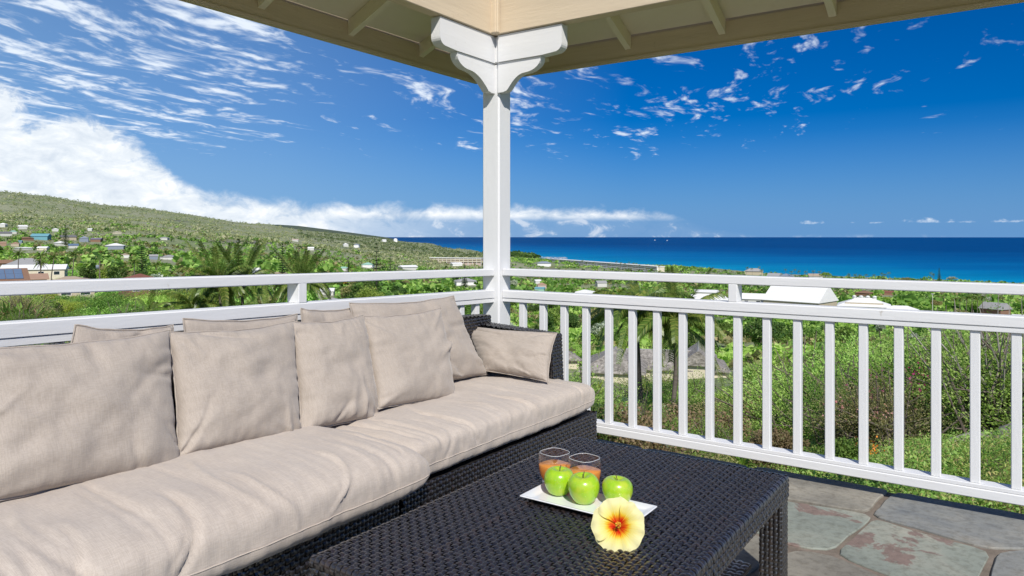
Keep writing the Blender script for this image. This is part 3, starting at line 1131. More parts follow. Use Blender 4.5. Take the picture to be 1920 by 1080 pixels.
loops = [(.030, .012, 0.0), (.026, .012, 0.0), (.003, .006, .012), (0, .005, .0145), (.001, .005, .0165), (.004, .006, .0168), (.024, .012, .0075), (.034, .014, .0055)]
vs, fs = [], []
for (ins, r, z) in loops:
    vs += rr_loop(PLX0 + ins, PLX1 - ins, PLY0 + ins, PLY1 - ins, r, PZ + z)
n = 20
for i in range(len(loops) - 1):
    for k in range(n):
        fs.append((i * n + k, i * n + (k + 1) % n, (i + 1) * n + (k + 1) % n, (i + 1) * n + k))
fs.append(tuple(range(n - 1, -1, -1)))
fs.append(tuple((len(loops) - 1) * n + k for k in range(n)))
plate = MB().add(vs, fs).build('plate', M['ceramic'], None, pc)
plate.location = pc
for p in plate.data.polygons:
    p.use_smooth = len(p.vertices) == 4
tag(plate, 'white rectangular serving plate under the green apples', 'plate')


def apple_mat():
    m, t, b, out = base_mat('green_apple_skin')
    co = t.n('ShaderNodeTexCoord').outputs['Object']
    sep = t.n('ShaderNodeSeparateXYZ')
    t.put(sep.inputs[0], co)
    st = t.noise(t.vmath('MULTIPLY', co, (60, 60, 9)), 1.0, 4)
    col = t.ramp(st, [(.3, (.26, .48, .010)), (.7, (.36, .58, .020))])
    vor = t.n('ShaderNodeTexVoronoi')
    t.put(vor.inputs['Vector'], co)
    vor.inputs['Scale'].default_value = 130
    oi = t.n('ShaderNodeObjectInfo').outputs['Random']
    col = t.mix(t.mapr(t.noise(t.vmath('ADD', co, t.comb(oi, oi, 0)), 22, 3), .42, .68), col, (.44, .56, .04))
    col = t.mix(t.mapr(vor.outputs['Distance'], .10, .20, .55, 0.0), col, (.52, .62, .22))
    col = t.mix(t.mapr(t.vmath('LENGTH', t.vmath('MULTIPLY', co, (1, 1, 0))), .004, .016, .55, 0.0), col, (.20, .24, .04))
    t.put(b.inputs['Base Color'], col)
    b.inputs['Roughness'].default_value = .28
    b.inputs['Coat Weight'].default_value = .45
    b.inputs['Coat Roughness'].default_value = .12
    b.inputs['Subsurface Weight'].default_value = .12
    b.inputs['Subsurface Radius'].default_value = (.01, .02, .004)
    b.inputs['Subsurface Scale'].default_value = .5
    return m


M['apple'] = apple_mat()
M['stem'] = surf('apple_stem', (.09, .06, .03), (.16, .10, .05), 60, .8)
R_ = .0505
prof = [(.0015, .012), (.006, .006), (.014, .001), (.022, 0.0), (.032, .005), (.042, .020), (.049, .040), (R_ + .0005, .056), (.049, .071), (.042, .083), (.032, .0895), (.022, .0905), (.014, .087), (.008, .0815), (.003, .077), (.0005, .076)]


def apple(px, py, label, seed):
    p = onz(px, py, PZ + .007)
    r = random.Random(seed)
    mb = MB()
    n = 40
    # smooth the profile
    pr = []
    for i in range(len(prof) - 1):
        for u in (0, .5):
            pr.append((prof[i][0] * (1 - u) + prof[i + 1][0] * u, prof[i][1] * (1 - u) + prof[i + 1][1] * u))
    pr.append(prof[-1])
    for _ in range(2):
        pr = [pr[0]] + [((a[0] + 2 * b2[0] + c[0]) / 4, (a[1] + 2 * b2[1] + c[1]) / 4) for a, b2, c in zip(pr[:-2], pr[1:-1], pr[2:])] + [pr[-1]]
    mb.lathe(pr, n)
    ph = r.uniform(0, 6)
    new = []
    for x, y, z in mb.v:
        th = math.atan2(y, x)
        k = 1 + .014 * math.cos(5 * th + ph) * (1.4 - z / .06) + .012 * math.cos(2 * th + ph * 2)
        new.append((x * k, y * k, z * .97 + .05 * x * math.sin(ph)))
    mz = min(z for x, y, z in new)
    mb.v = [(x, y, z - mz) for x, y, z in new]
    a = mb.build('apple', M['apple'], None, (0, 0, 0), True)
    a.location = p
    a.rotation_euler = (r.uniform(-.10, .10), r.uniform(-.10, .10), r.uniform(0, 6))
    k_ = r.uniform(.95, 1.04)
    a.scale = (k_, k_, k_ * r.uniform(.95, 1.03))
    tag(a, label, 'apple', 'green apples on the plate')
    MB().tube([(0, 0, .072), (.002, .001, .084), (.006, .002, .098)], [.0016, .0013, .0019], 7).build('stem', M['stem'], a, (0, 0, 0), True)
    return a


apple(1046, 926, 'glossy green apple nearest the left end of the white plate', 1)
apple(1097, 941, 'glossy green apple in the middle, in front of the second glass', 2)
apple(1157, 945, 'glossy green apple behind the yellow flower', 3)


def glass_mat():
    m, t, b, out = base_mat('clear_glass')
    lw = t.n('ShaderNodeLayerWeight')
    lw.inputs[0].default_value = .5
    gl = t.n('ShaderNodeBsdfGlossy')
    gl.inputs['Roughness'].default_value = .02
    gl.inputs['Color'].default_value = (1, 1, 1, 1)
    tp = t.n('ShaderNodeBsdfTransparent')
    tp.inputs['Color'].default_value = (.985, .99, .99, 1)
    mx = t.n('ShaderNodeMixShader')
    t.put(mx.inputs[0], t.math('ADD', .05, t.math('MULTIPLY', t.math('POWER', lw.outputs['Facing'], 3.0), .7)))
    t.t.links.new(tp.outputs[0], mx.inputs[1])
    t.t.links.new(gl.outputs[0], mx.inputs[2])
    t.t.links.new(mx.outputs[0], out.inputs[0])
    return m


def juice_mat():
    m, t, b, out = base_mat('orange_juice')
    b.inputs['Base Color'].default_value = (1.0, .42, .08, 1)
    b.inputs['Roughness'].default_value = .06
    tr = t.n('ShaderNodeBsdfTranslucent')
    tr.inputs[0].default_value = (1.0, .45, .12, 1)
    mx = t.n('ShaderNodeMixShader')
    mx.inputs[0].default_value = .3
    t.t.links.new(b.outputs[0], mx.inputs[1])
    t.t.links.new(tr.outputs[0], mx.inputs[2])
    t.t.links.new(mx.outputs[0], out.inputs[0])
    return m


def rim_mat():
    m, t, b, out = base_mat('thick_glass')
    b.inputs['Base Color'].default_value = (.75, .78, .80, 1)
    b.inputs['Roughness'].default_value = .05
    b.inputs['Specular IOR Level'].default_value = 1.0
    tp = t.n('ShaderNodeBsdfTransparent')
    mx = t.n('ShaderNodeMixShader')
    mx.inputs[0].default_value = .55
    t.t.links.new(tp.outputs[0], mx.inputs[1])
    t.t.links.new(b.outputs[0], mx.inputs[2])
    t.t.links.new(mx.outputs[0], out.inputs[0])
    return m


M['glass'], M['juice'], M['rim'] = glass_mat(), juice_mat(), rim_mat()


def tumbler(px, py, label):
    p = onz(px, py, TZ + .0045)
    outer = [(.0, 0), (.030, 0), (.037, .002), (.041, .008), (.047, .030), (.0515, .055), (.0525, .075), (.0505, .096), (.0475, .112), (.0470, .1135)]
    inner = [(.0462, .1138), (.0455, .1125), (.0488, .096), (.0508, .075), (.0498, .055), (.0453, .032), (.039, .019), (.030, .0165), (0, .016)]
    mb = MB().lathe(outer, 48, power=3.0)
    g = mb.build('tumbler', M['glass'], None, (0, 0, 0), True)
    g.location = p
    g.rotation_euler = (0, 0, rad(78))
    tag(g, label, 'glass', 'tumblers of orange drink')
    ring = []
    for k in range(49):
        th = 2 * math.pi * k / 48
        cs, sn = math.cos(th), math.sin(th)
        q_ = (abs(cs) ** 3 + abs(sn) ** 3) ** (-1 / 3)
        ring.append((.0467 * q_ * cs, .0467 * q_ * sn, .1135))
    MB().tube(ring, .0011, 6, False).build('rim', M['rim'], g, (0, 0, 0), True)
    MB().lathe([(0, .0005), (.036, .0008), (.040, .008), (.039, .0145), (0, .0148)], 40, power=3.0).build('thick_base', M['rim'], g, (0, 0, 0), True)
    jz = .071
    jp = [(0, .0170), (.029, .0175), (.0378, .0200), (.0442, .0325), (.0488, .055), (.0500, jz - .001), (.0496, jz), (0, jz - .0005)]
    MB().lathe(jp, 40, power=3.0).build('drink', M['juice'], g, (0, 0, 0), True)
    return g


tumbler(1040, 908, 'glass tumbler half full of orange drink behind the left apple')
tumbler(1096, 920, 'glass tumbler half full of orange drink behind the middle apple')


def petal_mat():
    m, t, b, out = base_mat('yellow_hibiscus_petal')
    co = t.n('ShaderNodeTexCoord').outputs['Object']
    ln = t.vmath('LENGTH', co)
    sep = t.n('ShaderNodeSeparateXYZ')
    t.put(sep.inputs[0], co)
    ang = t.math('ARCTAN2', sep.outputs[1], sep.outputs[0])
    vein = t.noise(t.comb(t.math('MULTIPLY', ang, 9.0), t.math('MULTIPLY', ln, 14.0), 0.0), 1.6, 4, .6)
    rr_ = t.math('ADD', ln, t.math('MULTIPLY', t.math('SUBTRACT', vein, .5), .035))
    col = t.ramp(t.math('MULTIPLY', rr_, 10.0), [(0.0, (.50, .004, .004)), (.20, (.66, .008, .006)), (.245, (.80, .16, .01)), (.31, (.86, .58, .03)), (.40, (.86, .75, .22)), (.62, (.86, .80, .40)), (1.0, (.87, .82, .50))])
    t.put(b.inputs['Base Color'], col)
    b.inputs['Roughness'].default_value = .55
    b.inputs['Specular IOR Level'].default_value = .2
    tr = t.n('ShaderNodeBsdfTranslucent')
    t.put(tr.inputs[0], col)
    mx = t.n('ShaderNodeMixShader')
    mx.inputs[0].default_value = .28
    t.t.links.new(b.outputs[0], mx.inputs[1])
    t.t.links.new(tr.outputs[0], mx.inputs[2])
    t.t.links.new(mx.outputs[0], out.inputs[0])
    bp = t.n('ShaderNodeBump')
    bp.inputs['Strength'].default_value = .3
    bp.inputs['Distance'].default_value = .003
    t.put(bp.inputs['Height'], vein)
    t.put(b.inputs['Normal'], bp.outputs[0])
    return m


M['petal'] = petal_mat()
M['stamen'] = surf('red_stamen', (.55, .01, .01), (.70, .05, .02), 80, .6)
M['pollen'] = surf('yellow_pollen', (.80, .45, .03), (.85, .55, .06), 80, .7)
# the flower rests on the table and leans on the rim of the plate, open towards the camera
fc = at(1159, 985, 2.075)
fl = empty('hibiscus_flower', fc, 'open yellow hibiscus flower with red throat leaning on the plate', 'flower')
view = (Vector((0, 0, EYE)) - fc).normalized()
zax = (view * .86 + Vector((.10, -.18, .22))).normalized()
xax = Vector((0, 0, 1)).cross(zax).normalized()
yax = zax.cross(xax)
fl.rotation_euler = Matrix((xax, yax, zax)).transposed().to_euler()
RP = .076
for k in range(5):
    a0 = rad(90 + 72 * k + 10)
    NR, NA = 14, 16
    vs, fs = [], []
    rr0 = random.Random(40 + k)
    for i in range(NR + 1):
        u = i / NR
        half = rad(55) * (.55 + .45 * math.sin(math.pi * min(1, u * .75)))
        for j in range(NA + 1):
            w = -1 + 2 * j / NA
            th = a0 + w * half
            rim = 1 - .10 * abs(w) ** 3.5 - .02 * math.cos(w * 9 + k) + .03 * mnoise.noise(Vector((w * 4, k * 3.3, 1)))
            r = RP * u * (rim if u > .6 else 1 - (1 - rim) * u / .6)
            z = -.028 * (1 - u) ** 2 + .010 * u - .012 * u ** 3 + .0045 * w + u ** 2 * (.007 * mnoise.noise(Vector((w * 2.5 + k, u * 2, k))) + .0045 * math.sin(w * 11 + k * 2) * u ** 2)
            vs.append((r * math.cos(th), r * math.sin(th), z))
    for i in range(NR):
        for j in range(NA):
            a = i * (NA + 1) + j
            fs.append((a, a + 1, a + NA + 2, a + NA + 1))
    MB().add(vs, fs).build('petal', M['petal'], fl, (0, 0, 0), True)
st = MB().tube([(0, 0, -.026), (0, -.001, .0), (.001, -.002, .012), (.002, -.002, .020)], [.0035, .0028, .0022, .0015], 8).build('stamen_column', M['stamen'], fl, (0, 0, 0), True)
pm_ = MB()
rq = random.Random(3)
for k in range(26):
    z = rq.uniform(.002, .019)
    a = rq.uniform(0, 6.3)
    e = Vector((math.cos(a) * .007, math.sin(a) * .007, z + .003))
    pm_.tube([Vector((0, -.001, z)), e], [.0005, .0005], 4)
    pm_.lathe([(0, -.0015), (.0014, -.0006), (.0014, .0006), (0, .0015)], 6, e)
po_ = pm_.build('anthers', M['pollen'], fl, (0, 0, 0), True)
po_['kind'] = 'stuff'
MB().tube([(0, 0, -.024), (0, .002, -.040), (.004, .004, -.058)], [.004, .0065, .002], 8).build('calyx', surf('green_calyx', (.07, .14, .02), (.10, .2, .03), 40, .6), fl, (0, 0, 0), True)


# ------------------------------------------------------------------ land and sea
SEA_Z = -78.7


def lat_dep(x, y):
    return CY_ * x + SY_ * y, -SY_ * x + CY_ * y


PROFILES = [   # picture column, [(depth, height relative to the eye), ...]
    (0, [(4, -1.9), (8, -2.3), (20, -3.4), (45, -5.4), (100, -8.6), (200, -12.6), (270, -13.6), (500, -13.3), (750, -9), (1100, 3), (1400, 19), (2000, 63), (3000, 192), (3800, 215), (6000, 60), (12000, -60)]),
    (240, [(4, -1.9), (8, -2.3), (20, -3.8), (45, -6.0), (100, -9.8), (200, -14.4), (300, -16.0), (500, -16.5), (800, -12), (1200, 0), (1600, 19), (2200, 53), (3300, 134), (4200, 150), (7000, 0), (14000, -80)]),
    (480, [(4, -1.9), (8, -2.5), (20, -4.0), (40, -6.2), (75, -9.6), (150, -13.7), (250, -17.0), (400, -20), (700, -21.5), (1200, -17.5), (2000, -3), (3000, 24), (4200, 72), (5200, 80), (8000, -20), (15000, -85)]),
    (600, [(4, -1.9), (8, -2.5), (20, -4.0), (40, -6.4), (75, -9.8), (150, -14.6), (250, -18.6), (400, -23), (700, -27), (1200, -28), (2000, -22), (3500, -3), (5200, 32), (6200, 36), (10000, -60), (16000, -90)]),
    (700, [(4, -1.9), (8, -2.5), (20, -4.2), (40, -6.6), (75, -10.2), (150, -15.5), (250, -20), (400, -26), (700, -33), (1200, -38.5), (2000, -40), (3500, -36), (6000, -13), (8000, -16), (11000, -60), (16000, -92)]),
    (780, [(4, -1.9), (8, -2.5), (20, -4.4), (40, -6.8), (75, -11), (150, -17), (250, -22.5), (400, -28.5), (800, -40), (1500, -51), (2500, -57), (4000, -58), (6000, -62), (9500, -77), (11000, -84), (16000, -95)]),
    (850, [(4, -1.9), (8, -2.5), (20, -4.4), (40, -7.0), (100, -13.5), (200, -21), (400, -31), (800, -45), (1500, -58), (2500, -67), (4000, -75), (4700, -79.5), (5300, -86), (9000, -95)]),
    (960, [(4, -1.9), (8, -2.6), (15, -4.0), (40, -7.8), (95, -15.6), (200, -23), (400, -31), (800, -42), (1500, -58), (2500, -72), (2900, -72), (3250, -79), (3500, -86), (8000, -95)]),
    (1050, [(4, -1.9), (8, -2.6), (15, -4.4), (40, -9.4), (95, -17.2), (200, -25), (400, -34), (800, -50), (1400, -64), (2200, -78), (2500, -80.5), (2900, -88), (8000, -95)]),
    (1200, [(4, -1.9), (7, -2.6), (15, -5.0), (40, -11), (95, -18.6), (200, -26), (350, -34), (700, -50), (1300, -66), (1900, -78), (2100, -81), (2500, -88), (8000, -95)]),
    (1500, [(4, -1.9), (7, -2.5), (15, -4.6), (40, -10), (95, -17.4), (200, -27), (350, -33.5), (700, -53), (1200, -73), (1450, -79), (1600, -82), (2000, -88), (8000, -95)]),
    (1750, [(4, -1.9), (7, -2.3), (12, -3.4), (25, -6.4), (60, -12.5), (150, -23), (350, -34), (700, -52), (1100, -72), (1310, -79), (1450, -82), (1900, -88), (8000, -95)]),
    (1920, [(4, -1.9), (7, -2.2), (12, -3.2), (25, -6), (60, -12), (150, -22.5), (350, -34), (700, -52), (1020, -72), (1180, -78.5), (1290, -81), (1700, -88), (8000, -95)]),
]
_LR = np.log(np.concatenate([np.linspace(3.0, 40, 40), np.exp(np.linspace(math.log(42), math.log(20000), 170))]))
_AZ, _H = [], []
for c, prof_ in PROFILES:
    a = math.atan((c - CX) / FPX)
    dd = np.log(np.array([p[0] for p in prof_]) / math.cos(a))
    _AZ.append(a)
    _H.append(np.interp(_LR, dd, np.array([p[1] for p in prof_])))
flat = np.interp(_LR, np.log([3, 30, 200, 2000, 20000]), [-1.9, -1.9, 5, 60, 60])
_AZ = [-math.pi, rad(-100)] + _AZ + [rad(80), math.pi]
_H = [flat, _H[0] + 2] + _H + [_H[-1], flat]
_AZ, _H = np.array(_AZ), np.array(_H) + EYE


def vnoise(x, y, seed=0):
    """cheap smooth value noise, -1..1, for arrays"""
    xi, yi = np.floor(x), np.floor(y)
    fx, fy = x - xi, y - yi
    fx, fy = fx * fx * (3 - 2 * fx), fy * fy * (3 - 2 * fy)

    def h(a, b):
        s = np.sin(a * 127.1 + b * 311.7 + seed * 74.7) * 43758.5453
        return (s - np.floor(s)) * 2 - 1
    return (h(xi, yi) * (1 - fx) + h(xi + 1, yi) * fx) * (1 - fy) + (h(xi, yi + 1) * (1 - fx) + h(xi + 1, yi + 1) * fx) * fy


def ground_polar(az, rho):
    az, rho = np.asarray(az, float), np.asarray(rho, float)
    lr = np.clip(np.log(np.maximum(rho, 3.0)), _LR[0], _LR[-1])
    k = np.clip(np.searchsorted(_AZ, az) - 1, 0, len(_AZ) - 2)
    f = np.clip((az - _AZ[k]) / (_AZ[k + 1] - _AZ[k]), 0, 1)
    f = f * f * (3 - 2 * f) * .5 + f * .5
    j = np.clip(np.searchsorted(_LR, lr) - 1, 0, len(_LR) - 2)
    g = (lr - _LR[j]) / (_LR[j + 1] - _LR[j])
    z = (_H[k, j] * (1 - g) + _H[k, j + 1] * g) * (1 - f) + (_H[k + 1, j] * (1 - g) + _H[k + 1, j + 1] * g) * f
    x, y = rho * np.sin(az), rho * np.cos(az)
    amp = np.clip(rho * .012, 0, 14) * np.clip((rho - 6) / 10, 0, 1)
    amp = np.where(z < -70, amp * .15, amp)
    z = z + amp * (vnoise(x / (rho * .22 + 6), y / (rho * .22 + 6), 1) * .0 + vnoise(x / 90, y / 90, 2) * .35 + vnoise(x / 420, y / 420, 3) * .6)
    return z


def ground(x, y):
    lt, dp = lat_dep(x, y)
    return float(ground_polar(math.atan2(lt, dp), math.hypot(lt, dp)))


def from_polar(az, rho):
    lt, dp = rho * np.sin(az), rho * np.cos(az)
    return CY_ * lt - SY_ * dp, SY_ * lt + CY_ * dp


def on_ground(px, d):
    """point of the land in picture column px at depth d"""
    v = ray(px, HY) * d
    return Vector((v.x, v.y, ground(v.x, v.y)))


def ground_at(px, py, dmin=30.0, dmax=9000.0):
    """first point of the land seen at a picture position"""
    r = (px - CX) / FPX
    d = np.exp(np.linspace(math.log(dmin), math.log(dmax), 900))
    a = math.atan(r)
    z = ground_polar(np.full_like(d, a), d / math.cos(a))
    los = EYE + (HY - py) / FPX * d
    hit = np.nonzero(z >= los)[0]
    dd = float(d[hit[0]]) if len(hit) else None
    return dd


# the land: one sheet, finer near the terrace and in front of it
az_ = np.concatenate([np.linspace(-math.pi, rad(-62), 50)[:-1], np.linspace(rad(-62), rad(62), 500), np.linspace(rad(62), math.pi, 50)[1:-1]])
rh_ = np.concatenate([[0.5, 2, 3.2], np.exp(np.linspace(math.log(4.2), math.log(16000), 210))])
AZ2, RH2 = np.meshgrid(az_, rh_)
Zg = ground_polar(AZ2, RH2)
small = vnoise(RH2 * np.sin(AZ2) * 1.7, RH2 * np.cos(AZ2) * 1.7, 5) * .07 + vnoise(RH2 * np.sin(AZ2) * .5, RH2 * np.cos(AZ2) * .5, 6) * .16
Zg = Zg + small * np.clip((RH2 - 4.5) / 3, 0, 1)
Zg = np.where(RH2 < 4.6, np.minimum(Zg, -0.95), Zg)
GX, GY = from_polar(AZ2, RH2)
# keep the land below the terrace
under = (GX > -3.4) & (GX < 3.5) & (GY > -3.0) & (GY < 4.3)
Zg = np.where(under, np.minimum(Zg, -.62), Zg)
nr, na = GX.shape
verts = np.stack([GX, GY, Zg], -1).reshape(-1, 3)
ii, jj = np.meshgrid(np.arange(nr - 1), np.arange(na), indexing='ij')
j2 = (jj + 1) % na
faces = np.stack([ii * na + jj, ii * na + j2, (ii + 1) * na + j2, (ii + 1) * na + jj], -1).reshape(-1, 4)


def land_mat():
    m, t, b, out = base_mat('dry_green_hazed_land')
    co = t.n('ShaderNodeTexCoord').outputs['Object']
    n0 = t.noise(co, .9, 6, .65)
    n1 = t.noise(co, .035, 8, .66)
    n2 = t.noise(co, .0055, 6, .6, .4)
    n3 = t.noise(t.vmath('MULTIPLY', co, (1, 1, .4)), .09, 6, .7)
    green = t.ramp(n1, [(.32, (.16, .21, .09)), (.5, (.22, .265, .135)), (.68, (.29, .31, .19))])  # far tones paled and greyed: distance haze put into the land colour
    dry = t.ramp(n3, [(.3, (.24, .265, .16)), (.6, (.32, .33, .22))])
    col = t.mix(t.mapr(n2, .40, .58), green, dry)
    col = t.mix(t.mapr(n3, .56, .68), col, (.09, .125, .065))
    # old lava showing through on the slope
    col = t.mix(t.math('MULTIPLY', t.mapr(t.noise(t.vmath('MULTIPLY', co, (1, 1, 3)), .0042, 7, .68, .5), .60, .66), .85), col, (0.150, 0.147, 0.143))
    # close by: rough grass, litter and bare earth
    near = t.ramp(n0, [(.30, (0.075, 0.128, 0.024)), (.46, (0.143, 0.210, 0.045)), (.58, (0.225, 0.225, 0.090)), (.72, (0.300, 0.217, 0.135))])
    ln = t.vmath('LENGTH', co)
    col = t.mix(t.mapr(ln, 18, 45), near, col)
    t.put(b.inputs['Base Color'], col)
    b.inputs['Roughness'].default_value = .95
    b.inputs['Specular IOR Level'].default_value = .1
    bp = t.n('ShaderNodeBump')
    bp.inputs['Strength'].default_value = .8
    bp.inputs['Distance'].default_value = 3.0
    t.put(bp.inputs['Height'], n3)
    bp2 = t.n('ShaderNodeBump')
    bp2.inputs['Strength'].default_value = .7
    bp2.inputs['Distance'].default_value = .12
    t.put(bp2.inputs['Height'], t.noise(co, 5, 6, .7))
    t.put(bp2.inputs['Normal'], bp.outputs[0])
    t.put(b.inputs['Normal'], bp2.outputs[0])
    return m


land = add('ground', np_mesh('ground', verts, faces, land_mat(), True))
tag(land, kind='structure')


def sea_mat():
    m, t, b, out = base_mat('sea_water')
    co = t.n('ShaderNodeTexCoord').outputs['Object']
    ln = t.vmath('LENGTH', co)
    lat = t.vmath('DOT_PRODUCT', co, (CY_, SY_, 0))
    dep = t.vmath('DOT_PRODUCT', co, (-SY_, CY_, 0))
    # distance off the shore: the coast runs from front right to far left
    off = t.math('ADD', t.math('MULTIPLY', lat, .76), t.math('MULTIPLY', dep, .36))
    off = t.math('SUBTRACT', off, 1020)
    wob = t.math('MULTIPLY', t.math('SUBTRACT', t.noise(t.vmath('MULTIPLY', co, (1, 1, 1)), .0016, 5, .6), .5), 700)
    off = t.math('ADD', off, wob)
    col = t.ramp(t.mapr(off, -200, 2600, smooth=False), [(0.0, (.01, .36, .50)), (.10, (.001, .25, .46)), (.25, (.0, .155, .38)), (.55, (.0, .088, .27)), (1.0, (.0, .062, .21))])
    pat = t.noise(t.comb(t.math('MULTIPLY', lat, .0011), t.math('MULTIPLY', dep, .0042), 0), 1.0, 6, .62)
    col = t.mix(t.mapr(pat, .35, .7), t.mix(1.0, col, (.66, .76, .84), 'MULTIPLY'), col)
    t.put(b.inputs['Base Color'], col)
    b.inputs['Roughness'].default_value = .45
    b.inputs['IOR'].default_value = 1.33
    b.inputs['Specular IOR Level'].default_value = .06
    bp = t.n('ShaderNodeBump')
    bp.inputs['Strength'].default_value = .6
    bp.inputs['Distance'].default_value = 2.0
    t.put(bp.inputs['Height'], t.math('ADD', t.noise(t.comb(t.math('MULTIPLY', lat, .02), t.math('MULTIPLY', dep, .05), 0), 1.0, 5, .65), t.noise(co, .25, 3, .6)))
    t.put(b.inputs['Normal'], bp.outputs[0])
    return m


rs = np.concatenate([[0], np.exp(np.linspace(math.log(150), math.log(90000), 60))])
As = np.linspace(0, 2 * math.pi, 120, endpoint=False)
sx = (rs[:, None] * np.cos(As)[None]).ravel()
sy = (rs[:, None] * np.sin(As)[None]).ravel()
ii, jj = np.meshgrid(np.arange(len(rs) - 1), np.arange(120), indexing='ij')
sf = np.stack([ii * 120 + jj, ii * 120 + (jj + 1) % 120, (ii + 1) * 120 + (jj + 1) % 120, (ii + 1) * 120 + jj], -1).reshape(-1, 4)
sf = sf[:, [0, 3, 2, 1]]
sea = add('sea', np_mesh('sea', np.stack([sx, sy, np.full_like(sx, SEA_Z)], -1), sf, sea_mat()))
tag(sea, kind='structure')

# the far mountain shoulder beyond the slope
ctrl = [(380, 446), (470, 424), (520, 421), (560, 423.5), (620, 431), (680, 439), (725, 445), (745, 449)]
dfar = 21000.0
vs, fs = [], []
for i, (px, py) in enumerate(ctrl):
    a = at(px, py, dfar)
    vs += [a, at(px, 452, dfar - 5000), at(px, 452, dfar + 9000)]
for i in range(len(ctrl) - 1):
    fs += [(i * 3, i * 3 + 1, i * 3 + 4, i * 3 + 3), (i * 3, i * 3 + 3, i * 3 + 5, i * 3 + 2)]
fm = MB().add(vs, fs).build('far_mountain', surf('far_slope', (.05, .08, .05), (.09, .11, .06), .0006, .95), None, (0, 0, 0), True)
tag(fm, kind='structure')


# ------------------------------------------------------------------ leaves and plants
def leaf_mat(name, cols, trans=.38, rough=.55, objvar=.25, spec=.25, cast=(1.48, 1.40, 1.50)):
    m, t, b, out = base_mat(name)
    g = t.n('ShaderNodeNewGeometry')
    r = g.outputs['Random Per Island']
    n = len(cols)
    col = t.ramp(r, [(k / max(1, n - 1), c) for k, c in enumerate(cols)])
    oi = t.n('ShaderNodeObjectInfo').outputs['Random']
    hs = t.n('ShaderNodeHueSaturation')
    t.put(hs.inputs['Value'], t.math('ADD', 1 - objvar, t.math('MULTIPLY', oi, 2 * objvar)))
    t.put(hs.inputs['Hue'], t.math('ADD', .485, t.math('MULTIPLY', t.math('FRACT', t.math('MULTIPLY', oi, 7.31)), .03)))
    t.put(hs.inputs['Color'], t.mix(1.0, col, cast, 'MULTIPLY'))
    col = hs.outputs[0]
    t.put(b.inputs['Base Color'], col)
    b.inputs['Roughness'].default_value = rough
    b.inputs['Specular IOR Level'].default_value = spec
    tr = t.n('ShaderNodeBsdfTranslucent')
    t.put(tr.inputs[0], t.mix(1.0, col, (1.25, 1.35, .7), 'MULTIPLY'))
    mx = t.n('ShaderNodeMixShader')
    mx.inputs[0].default_value = trans
    t.t.links.new(b.outputs[0], mx.inputs[1])
    t.t.links.new(tr.outputs[0], mx.inputs[2])
    t.t.links.new(mx.outputs[0], out.inputs[0])
    return m


L = {
    'scrub': leaf_mat('scrub_hazed_grey_green', [(.17, .22, .10), (.22, .27, .13), (.27, .30, .16), (.31, .32, .19)]),  # hill scrub paled, distance haze painted into the leaf colour
    'scrubdark': leaf_mat('scrub_dark', [(.10, .15, .07), (.14, .19, .085), (.18, .22, .105)]),
    'mid': leaf_mat('leaf_mid_green', [(0.058, 0.124, 0.020), (0.099, 0.190, 0.033), (0.140, 0.247, 0.049), (0.206, 0.297, 0.066)]),
    'dark': leaf_mat('leaf_dark_green', [(0.030, 0.074, 0.017), (0.049, 0.107, 0.023), (0.083, 0.148, 0.033), (0.124, 0.198, 0.049)]),
    'light': leaf_mat('leaf_light_green', [(0.148, 0.281, 0.049), (0.214, 0.363, 0.074), (0.281, 0.429, 0.099), (0.346, 0.478, 0.148)], .38),
    'lime': leaf_mat('leaf_yellow_green', [(.15, .24, .035), (.21, .29, .05), (.26, .31, .06), (.24, .33, .07)], .38),
    'olive': leaf_mat('leaf_olive_dry', [(0.116, 0.140, 0.049), (0.181, 0.198, 0.074), (0.247, 0.239, 0.099), (0.314, 0.264, 0.140)]),
    'brown': leaf_mat('leaf_dry_mixed', [(.13, .13, .05), (.20, .15, .08), (.24, .18, .11), (.16, .17, .06)]),
    'palm': leaf_mat('palm_leaflet', [(.045, .085, .012), (.07, .125, .018), (.11, .17, .028), (.19, .22, .05)], .3, .4, .15, .5),
    'white': leaf_mat('leaf_variegated', [(.16, .26, .09), (.30, .38, .20), (.48, .54, .36), (.58, .60, .46)], .3),
    'pink': leaf_mat('bougainvillea_bract', [(.34, .02, .12), (.45, .03, .17), (.55, .06, .25)], .35, cast=(1, 1, 1)),
    'orange': leaf_mat('flame_blossom', [(.62, .16, .02), (.72, .28, .03), (.78, .40, .05)], .3, cast=(1, 1, 1)),
    'rosy': leaf_mat('pale_pink_blossom', [(.62, .25, .28), (.72, .38, .36), (.60, .30, .22)], .3, cast=(1, 1, 1)),
    'straw': leaf_mat('dead_frond', [(.24, .15, .09), (.33, .22, .14), (.40, .28, .19)], .15, cast=(1, 1, 1)),
    'grey': leaf_mat('leaf_silver_grey', [(0.165, 0.214, 0.148), (0.264, 0.314, 0.231), (0.363, 0.396, 0.297)], .2),
    'pine': leaf_mat('norfolk_needles', [(0.025, 0.063, 0.020), (0.046, 0.091, 0.026), (0.074, 0.124, 0.036)], .15),
    'grass': leaf_mat('grass_blade', [(0.099, 0.198, 0.033), (0.165, 0.281, 0.049), (0.264, 0.330, 0.083), (0.396, 0.330, 0.148)], .35),
}
M['bark'] = surf('grey_brown_bark', (.10, .08, .065), (.20, .17, .14), 9, .9, .6, 30, .2, stretch=(1, 1, .25))
M['palm_bark'] = surf('ringed_palm_bark', (.085, .072, .062), (.19, .165, .145), 5, .9, .7, 18, .2, stretch=(.4, .4, 5))
M['twig'] = surf('pale_twig', (.22, .20, .18), (.36, .34, .30), 12, .9)
NR = np.random.default_rng(11)


